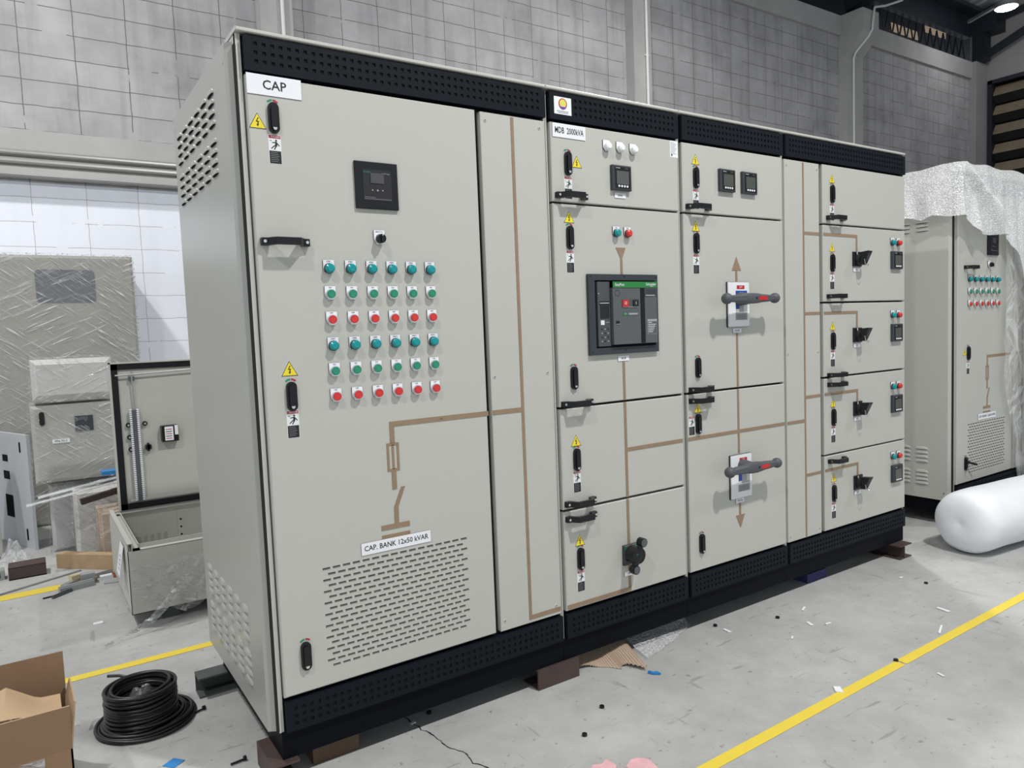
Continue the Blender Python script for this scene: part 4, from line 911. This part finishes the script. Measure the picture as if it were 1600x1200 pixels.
def crumpfn(cx_, cy_, r, zb_, h, sd):
    def f(u, v):
        a = u * 2 * math.pi; q = v * r * (1 + .3 * noise.noise(Vector((math.cos(a) * 1.5, math.sin(a) * 1.5, sd)))); n_ = noise.noise(Vector((cx_ + q * math.cos(a) * 1.0, cy_ + q * math.sin(a), sd)) * 28)
        return (cx_ + q * math.cos(a), cy_ + q * math.sin(a), zb_ + max(.002, h * (1 - v ** 1.6) * (.55 + .75 * n_) + .008 * abs(n_)))
    return f
solo('film_scrap', crumple(36, 10, crumpfn(cx + .002, cy, .062, F + .055, .11, 2), FILMC), 'crumpled clear film stuffed inside the cable coil', 'plastic film', (cx, cy, F), ang=20)
solo('film_scrap', crumple(30, 8, crumpfn(-.475, .79, .05, F, .03, 5), FILMC), 'crumpled clear film on the floor left of the cable coil', 'plastic film', (-.48, .79, F), ang=20)

# ---------------------------------------------------------------- open carton at the near left
t = thing('open_carton', 'open brown cardboard box at the bottom left corner', 'box', (-.78, .38, F))
xa, xb, ya, yb, zr = -1.03, -.533, .195, .575, -.05
mb = MB(); T_ = .005
mb.box(xa, xb, ya, ya + T_, F, zr, CARD); mb.box(xa, xb, yb - T_, yb, F, zr, CARD); mb.box(xa, xa + T_, ya, yb, F, zr, CARD); mb.box(xb - T_, xb, ya, yb, F, zr, CARD); mb.box(xa, xb, ya, yb, F, F + T_, CARD)
part('box_body', mb, t)
def flap(pts, name, m1, m2):
    n_ = (Vector(pts[1]) - Vector(pts[0])).cross(Vector(pts[2]) - Vector(pts[1])).normalized() * .004
    vs = [Vector(p) for p in pts] + [Vector(p) - n_ for p in pts]
    mb = MB(); mb.add(vs[:4], [(0, 1, 2, 3)], m1); mb.add(vs, [(7, 6, 5, 4), (0, 4, 5, 1), (1, 5, 6, 2), (2, 6, 7, 3), (3, 7, 4, 0)], m2); part(name, mb, t)
flap([(xa, ya, zr), (xb, ya, zr), (xb + .0, ya - .015, zr + .128), (xa, ya - .015, zr + .128)], 'flap', CARD, CARDL)
flap([(xa, yb, zr), (xb, yb, zr), (xb, yb + .012, zr + .140), (xa, yb + .012, zr + .140)], 'flap', CARD, CARD)
flap([(xb, ya, zr), (xb, yb, zr), (xb + .014, yb - .02, zr + .06), (xb + .016, ya + .004, zr + .128)], 'flap', CARDL, CARDL)
flap([(xa, yb, zr), (xa, ya, zr), (xa - .02, ya, zr + .12), (xa - .02, yb, zr + .12)], 'flap', CARD, CARDL)
def papfn(u, v):
    x = -.95 + u * .40; y = ya + .02 + v * .26
    z = zr + .09 + .035 * math.sin(u * 3.0) * (1 - v) - .03 * v + .05 * max(0, 1 - abs(u - .66) / .2) * v + .012 * noise.noise(Vector((x * 8, y * 8, 4))) - .02 * max(0, u - .75) * 4 * .3; return (x, y, z)
solo('packing_paper', crumple(24, 16, papfn, PAPER), 'folded brown packing paper rising out of the open cardboard box', 'paper', (-.75, .3, zr), ang=25)
solo('film_scrap', crumple(24, 8, crumpfn(-.745, .47, .08, zr + .0, .075, 8), FILMC), 'bluish clear film inside the open cardboard box', 'plastic film', (-.8, .47, zr), ang=20)
mb = MB(); mb.box(-.655, -.60, ya - .0165, ya - .012, -.20, -.075, FILMC); solo('packing_tape', MB().box(-.66, -.60, ya - .0008, ya - .0002, -.20, -.055, FILMC), 'strip of clear tape on the front of the open cardboard box', 'tape', (-.63, ya, -.2))

# ---------------------------------------------------------------- open wall enclosure lying on its back
EX, EY, EZ = -.235, 1.655, -.20; EW, EL, EH = .92, .875, .325
t = thing('open_enclosure', 'light grey steel enclosure lying on its back with its lid standing open', 'enclosure', (EX + EW / 2, EY + EL / 2, EZ))
x0, x1, y0, y1, z0, z1 = EX, EX + EW, EY, EY + EL, EZ, EZ + EH
mb = MB(); q = .003
mb.box(x0, x1, y0, y0 + q, z0, z1 - .022, CREAM); mb.box(x0, x1, y1 - q, y1, z0, z1, CREAM); mb.box(x0, x0 + q, y0, y1, z0, z1 + .012, CREAM); mb.box(x1 - q, x1, y0, y1, z0, z1, CREAM); mb.box(x0, x1, y0, y1, z0, z0 + q, CREAM)
mb.box(x0, x0 + .022, y0, y1, z1 + .010, z1 + .014, CREAM); mb.box(x0 + .022, x1, y0, y0 + .040, z1 - .024, z1 - .020, CREAM); mb.box(x0 + .018, x0 + .022, y0, y1, z1 - .022, z1 + .012, CREAM); mb.box(x0 + .022, x0 + .055, y0, y1, z1 - .024, z1 - .020, CREAM)
mb.box(x0, x1, y1 - .035, y1, z1 - .012, z1 - .008, CREAM)
mb.box(x0 + .050, x0 + .054, y0 + .04, y1 - .03, z1 - .02, z1 - .002, CREAM); mb.box(x0 + .05, x1, y0 + .038, y0 + .042, z1 - .02, z1 - .002, CREAM)
part('enclosure_body', mb, t)
mb = MB(); mb.box(x0 + .35, x0 + .385, y1 - .006, y1 - .003, z0 + .05, z1 - .04, CREAM)
for k in range(4): mb.cyl(x0 + .3675, z0 + .09 + k * .045, .006, y1 - .0068, y1 - .0055, HOLE, 10)
part('mounting_strip', mb, t)
mb = MB()
for k in range(6): mb.box(x0 + .10 + k * .035, x0 + .115 + k * .035, y1 - .008, y1 - .003, z0 + .06, z0 + .16, mat('pale_louvre', (.36, .365, .33), .5))
part('vent_louvres', mb, t)
# lid, standing in the plane of the hinge side
lx0, lx1, lz0, lz1, ly = -.183, .735, z1 + .002, .968, y1
mb = MB(); mb.box(lx0, lx1, ly, ly + .018, lz0, lz1, CREAM); mb.box(lx0, lx0 + .010, ly - .020, ly, lz0, lz1, CREAM); mb.box(lx0, lx1, ly - .020, ly, lz1 - .008, lz1, CREAM)
lid = part('lid', mb, t)
mb = MB(); g = .034
mb.box(lx0 + .010, lx0 + .010 + g, ly - .012, ly, lz0, lz1 - .008, BPL); mb.box(lx0 + .01, lx1, ly - .012, ly, lz1 - .008 - g, lz1 - .008, BPL); mb.box(lx0 + .01, lx1, ly - .012, ly, lz0, lz0 + g, BPL)
part('gasket', mb, lid, 'black foam gasket')
mb = MB(); mb.tube([(lx0 + .028, ly - .03, .895), (lx1, ly - .03, .925)], .0045, GALV, 8); part('stay_rod', mb, lid); mb = MB(); mb.tube([(-.072, ly - .03, .915), (-.068, ly - .02, .69)], .0045, GALV, 8); mb.box(-.085, -.058, ly - .03, ly, .86, .885, GPL); part('stay_rod', mb, lid); part('stiffener', MB().box(lx0 + .06, lx1, ly - .018, ly - .004, lz0 + .045, lz0 + .060, CREAM), lid)
mb = MB(); mb.add([(-.090, ly - .03, .695), (-.056, ly - .03, .695), (-.056, ly - .03, lz0 + .045), (-.090, ly - .03, lz0 + .045)], [(0, 3, 2, 1)], GPL)
mb.box(-.090, -.056, ly - .028, ly, lz0 + .045, .695, GPL2, front=mat('duct_face', (.24, .24, .25), .5))
for k in range(44):
    zz = lz0 + .05 + k * .012
    for s in (-1, 1): mb.box(-.073 + s * .018 - .006, -.073 + s * .018 + .006, ly - .036, ly - .026, zz, zz + .0075, WHT)
part('wiring_duct', mb, lid)
for x, z in ((-.105, .610), (-.103, .540), (-.100, .470), (-.020, .612)):
    mb = MB(); mb.cyl(x, z, .013, ly - .022, ly, BPL, 16); mb.cyl(x, z, .006, ly - .024, ly - .022, GPL2, 10); part('knob_back', mb, lid)
mb = MB(); mb.box(-.026, .004, ly - .03, ly, .462, .488, BPL); mb.box(-.016, -.006, ly - .03, ly, .452, .498, BPL); part('contact_block', mb, lid)
mb = MB(); mb.box(.060, .148, ly - .055, ly, .498, .590, BPL); mb.box(.075, .120, ly - .0565, ly - .055, .505, .585, WHTS)
for k in range(5): mb.box(.080, .112, ly - .0572, ly - .0565, .515 + k * .013, .519 + k * .013, INK if k % 2 else REDD)
mb.box(.128, .146, ly - .058, ly - .055, .535, .590, WHTS); part('meter_back', mb, lid, 'back of a panel meter with a white label')
for (xx, yy) in ((-.15, 1.70), (.58, 1.70), (-.15, 2.45), (.58, 2.45)):
    solo('support_block', MB().box(xx + .05, xx + .13, yy, yy + .09, F, EZ - .001, RUSTD), 'small support block darkened to blend into the shadow under the open enclosure', 'block', (xx, yy, F), 'blocks under the open enclosure')  # blocks coloured dark in place of the shade beneath the enclosure
# its torn film skirt and hanging tail
def skirt(u, v):
    x = EX + .01 + u * .62; zt = EZ + .235 - .005 * math.sin(u * 9); zb_ = interp([(0, .11), (.12, .05), (.2, .03), (.35, -.03), (.5, .01), (.8, .06), (1, .1)], u) + EZ
    z = zt + (zb_ - zt) * v; return (x, EY - .012 - .022 * abs(noise.noise(Vector((x * 9, z * 9, 7)))) * (1 + v), z)
solo('plastic_film', crumple(60, 24, skirt, FILMC), 'torn clear film clinging to the front of the open enclosure', 'plastic film', (EX + .3, EY - .02, EZ), ang=25)
pts = [(.02, 1.61, -.06), (-.04, 1.60, -.10), (-.10, 1.58, -.16), (-.16, 1.58, -.215), (-.22, 1.56, -.235), (-.29, 1.53, -.250), (-.37, 1.49, -.256)]; wd = [.035, .05, .045, .032, .022, .018, .008]
def tailfn(u, v):
    k = u * (len(pts) - 1); i = min(int(k), len(pts) - 2); f = k - i; p = Vector(pts[i]).lerp(Vector(pts[i + 1]), f); w_ = wd[i] + (wd[i + 1] - wd[i]) * f
    a = v * 2 * math.pi; n_ = noise.noise(Vector((u * 30, math.cos(a) * 2, math.sin(a) * 2)))
    w_ *= (1 + .5 * n_); z = p.z + w_ * .55 * math.cos(a) + w_ * .3 * n_
    return (p.x + w_ * .35 * math.sin(a), p.y + w_ * .4 * math.sin(a), max(F + .003, z))
solo('plastic_film', crumple(90, 14, tailfn, FILMC), 'twisted clear film tail trailing from the open enclosure onto the floor', 'plastic film', (-.2, 1.55, F), ang=20)
mb = MB(); vs = [(EX - .004, 1.78, EZ + .30), (EX - .004, 1.92, EZ + .30), (EX - .03, 1.90, EZ + .16), (EX - .03, 1.76, EZ + .16)]
mb.add(vs, [(0, 1, 2, 3)], WHTS); mb.add([(a - .001, b, c) for a, b, c in vs], [(3, 2, 1, 0)], WHTS)
for k in range(4): mb.add([(EX - .0155 - k * .003 - .002 + a, 1.80 + b, EZ + .245 - k * .02 + c) for a, b, c in ((0, 0, 0), (0, .06, 0), (0, .06, .005), (0, 0, .005))], [(0, 1, 2, 3)], GPL)
solo('paper_document', mb, 'white printed sheet tucked against the left side of the open enclosure', 'paper', (EX - .02, 1.84, EZ + .16))

# ---------------------------------------------------------------- wrapped goods by the back wall
def wbox(name, label, cat, x0, x1, y0, y1, z0, z1, m_, film=FILM, amp=.010, rnd=.02, extras=None, grp=None):
    t = thing(name, label, cat, ((x0 + x1) / 2, (y0 + y1) / 2, z0), grp)
    mb = MB(); mb.cbox(x0, x1, y0, y1, z0, z1, m_, b=rnd)
    body = part('packed_body', mb, t)
    if extras: extras(body)
    vs = []; fs = []; nx = 26; nz = 26; o = .012
    def disp(p, n_): k = amp * (noise.noise(p * 6) + .6 * noise.noise(p * 17)); return p + n_ * (o + max(-.008, k))
    mb = MB()
    def sheet(P, n_, a=nx, b=nz):
        vs = [disp(P(i / a, j / b), n_) for i in range(a + 1) for j in range(b + 1)]
        mb.add(vs, [(i * (b + 1) + j, (i + 1) * (b + 1) + j, (i + 1) * (b + 1) + j + 1, i * (b + 1) + j + 1) for i in range(a) for j in range(b)], film)
    sheet(lambda u, v: Vector((x0 + u * (x1 - x0), y0, z0 + v * (z1 - z0))), Vector((0, -1, 0)))
    sheet(lambda u, v: Vector((x0 + u * (x1 - x0), y0 + v * (y1 - y0), z1)), Vector((0, 0, 1)))
    sheet(lambda u, v: Vector((x0, y1 + u * (y0 - y1), z0 + v * (z1 - z0))), Vector((-1, 0, 0)))
    sheet(lambda u, v: Vector((x1, y0 + u * (y1 - y0), z0 + v * (z1 - z0))), Vector((1, 0, 0)))
    part('stretch_wrap', mb, t, 'clear stretch wrap', ang=50); return t
def ex1(b): mb = MB(); mb.poly([(x - .27, z + 1.525) for x, z in rr(.385, .245, .03)], 4.317, None, mat('wrapped_window', (.10, .11, .13), .3)); part('window', mb, b, 'dark rounded window')
wbox('wrapped_cabinet', 'tall grey cabinet in stretch wrap with a dark window, against the white wall', 'wrapped cabinet', -1.5, .19, 4.32, 4.95, F, 1.755, BOXG, extras=ex1)
def ex2(b):
    mb = MB(); mb.box(-.329, -.228, 3.288, 3.298, .528, .625, DPL); part('window', mb, b, 'small dark window')
    mb = MB(); mb.poly([(x - .505, z + .625) for x, z in rr(.028, .085, .013)], 3.287, 3.298, BPL); part('door_lock', mb, b)
    mb = MB(); mb.box(-.46, -.365, 3.290, 3.298, .463, .487, WHTS); mb.text('PDB No.2', -.4125, .475, .012, 3.289, INK); part('name_plate', mb, b)
wbox('wrapped_enclosure', 'wrapped grey enclosure with black lock and small window, below the white wrapped box', 'wrapped enclosure', -.565, -.05, 3.3, 3.60, .215, .705, mat('wrapped_enclosure_grey', (.36, .365, .34), .5), extras=ex2)
wbox('wrapped_box', 'long white foam-wrapped box on top of the wrapped enclosure with the lock', 'wrapped box', -.545, -.10, 3.28, 3.58, .740, .992, BOXW, film=FILM, amp=.012, rnd=.03)
wbox('wrapped_crate', 'low pale wrapped box carrying the wrapped enclosure', 'wrapped box', -.50, .12, 3.44, 3.75, F, .185, BOXW, amp=.012)
wbox('wrapped_crate', 'pale film-wrapped box on the floor behind the beige carton', 'wrapped box', -.375, .15, 3.20, 3.40, F, .155, FOAM, amp=.016)
wbox('wrapped_carton', 'beige carton in clear film on the floor in front of the pale wrapped box', 'wrapped box', -.262, .15, 2.95, 3.17, F, .055, BEIGE, amp=.02)
# leaning sheet
t = thing('door_panel', 'plain grey steel door panel with cut-outs leaning at the far left', 'panel', (-.62, 3.8, F))
A = Vector((-.58, 3.60, F)); B = Vector((-.80, 4.2, F)); H_ = Vector((-.0, .03, .765)); n_ = (B - A).cross(H_).normalized()
def pq(u, v): return A + (B - A) * u + H_ * v
def sheetbox(mb, u0, u1, v0, v1, off, m_, th=.004):
    P = [pq(u0, v0), pq(u1, v0), pq(u1, v1), pq(u0, v1)]; vs = [p - n_ * off for p in P] + [p - n_ * (off - th) for p in P]
    mb.add(vs, [(0, 1, 2, 3), (7, 6, 5, 4), (0, 4, 5, 1), (1, 5, 6, 2), (2, 6, 7, 3), (3, 7, 4, 0)], m_)
if n_.y > 0: n_ = -n_
mb = MB(); sheetbox(mb, 0, 1, 0, 1, 0, PANELM, .02); part('sheet', mb, t)
for u0, u1, v0, v1 in ((.52, .66, .74, .80), (.50, .66, .58, .655), (.46, .66, .24, .44), (.16, .20, .84, .93), (.14, .18, .07, .17)):
    mb = MB(); sheetbox(mb, u0, u1, v0, v1, -.0008 if 0 else .0, HOLE, .0); 
    P = [pq(u0, v0), pq(u1, v0), pq(u1, v1), pq(u0, v1)]; mb = MB(); mb.add([p + n_ * .0215 for p in P], [(0, 1, 2, 3), (3, 2, 1, 0)], HOLE); part('cut_out', mb, t)
solo('foam_roll', MB().tube([(-.93, 3.55, F), (-.95, 3.75, .62)], .16, FOAM, 20), 'brown wrapped roll standing behind the leaning panel at the left edge', 'roll', (-.93, 3.6, F))
# things lying on the low boxes
mb = MB(); beam(mb, (-.345, 3.02, .118), (.15, 3.12, .20), .035, .035, RUST); solo('brown_bar', mb, 'brown steel bar resting on the low wrapped boxes', 'bar', (-.1, 3.05, .15))
mb = MB()
for a, b, h in (((-.56, 2.98, .19), (.1, 3.10, .27), .012), ((-.62, 2.95, .155), (-.12, 3.00, .225), .010)): beam(mb, a, b, .07, h * .3, FILMC); beam(mb, (a[0], a[1] - .03, a[2]), (b[0], b[1] - .03, b[2]), .006, h, WHTS)
solo('plastic_trim', mb, 'clear plastic profiles sticking out over the low wrapped boxes', 'plastic profile', (-.3, 3.0, .2))
mb = MB(); mb.box(-.12, .10, 3.02, 3.16, .272, .280, WHTS); mb.box(-.22, -.12, 3.03, 3.12, .262, .285, BLT); solo('paper_stack', mb, 'white papers with a blue wrapper on the low wrapped boxes', 'paper', (-.05, 3.1, .25))
# floor clutter
mb = MB(); beam(mb, (-.475, 3.04, F + .045), (-.185, 2.76, F + .045), .06, .088, WOOD); solo('timber_block', mb, 'pale timber offcut on the floor in front of the beige wrapped carton', 'timber', (-.33, 2.9, F))
mb = MB(); x0, x1, y0, y1 = -.735, -.55, 2.93, 3.06
for zz in (F, F + .068): mb.box(x0, x1, y0, y1, zz, zz + .006, RUST)
mb.box(x0, x1, y0, y0 + .006, F, F + .07, RUST); solo('steel_channel', mb, 'short dark brown steel channel on the floor at the far left', 'steel channel', (-.64, 3, F))
mb = MB(); mb.box(-.84, -.755, 2.98, 3.06, F, F + .055, GALV); mb.box(-.82, -.775, 2.975, 2.985, F + .015, F + .045, HOLE); solo('grey_box', mb, 'small grey metal box at the left edge beside the brown channel', 'box', (-.8, 3.02, F))
mb = MB().tube([(-.90, 2.60, F + .006), (-.38, 2.86, F + .006)], .005, GALV, 8); solo('steel_rod', mb, 'thin steel rod on the floor above the yellow line at far left', 'rod', (-.6, 2.7, F))
random.seed(5)
labs = ['pale offcut of aluminium profile in the scrap pile', 'longest grey profile of the scrap pile', 'short brown offcut in the scrap pile', 'bent grey bracket in the scrap pile', 'small white offcut beside the enclosure', 'thin dark strip at the left of the scrap pile', 'narrow grey strip at the front of the scrap pile', 'reddish chip nearest the enclosure', 'flat grey flake under the enclosure corner', 'ribbed grey piece on top of the scrap pile', 'brass coloured block in the scrap pile']
specs = [(-.42, 2.50, 15, .17, .035, .03, GPL2), (-.33, 2.64, 25, .22, .022, .02, GALV), (-.36, 2.60, -10, .09, .03, .02, WOOD), (-.45, 2.58, 50, .10, .03, .025, GALV), (-.265, 2.60, 5, .07, .04, .02, WHTS), (-.55, 2.44, 12, .06, .012, .006, BPL), (-.49, 2.44, 40, .12, .014, .012, GPL),
         (-.215, 2.60, 60, .05, .03, .03, mat('copper_red', (.35, .10, .05), .5)), (-.245, 2.50, -15, .08, .05, .006, GPL2), (-.36, 2.57, 0, .07, .05, .06, GPL2), (-.42, 2.62, 20, .05, .04, .05, mat('cream_plastic', (.55, .47, .33), .6))]
for lb, (x, y, a, l_, w_, h_, m_) in zip(labs, specs):
    mb = MB(); c, s = math.cos(R(a)), math.sin(R(a)); beam(mb, (x - c * l_ / 2, y - s * l_ / 2, F + h_ / 2), (x + c * l_ / 2, y + s * l_ / 2, F + h_ / 2), w_, h_, m_)
    if l_ > .1: beam(mb, (x - c * l_ / 2, y - s * l_ / 2, F + h_ + .003), (x + c * l_ / 2, y + s * l_ / 2, F + h_ + .003), w_ * .4, .006, m_)
    solo('metal_offcut', mb, lb, 'offcut', (x, y, F), 'scrap pieces on the floor by the open enclosure')
solo('film_scrap', crumple(30, 8, crumpfn(-.71, 3.36, .10, F, .16, 12), FILMT), 'heap of clear film at the foot of the leaning grey panel', 'plastic film', (-.71, 3.36, F), ang=20)
solo('paper_scrap', MB().box(-.385, -.345, 1.84, 1.87, F, F + .001, WHTS), 'white scrap on the floor between the open box and the enclosure', 'paper scrap', (-.36, 1.85, F))
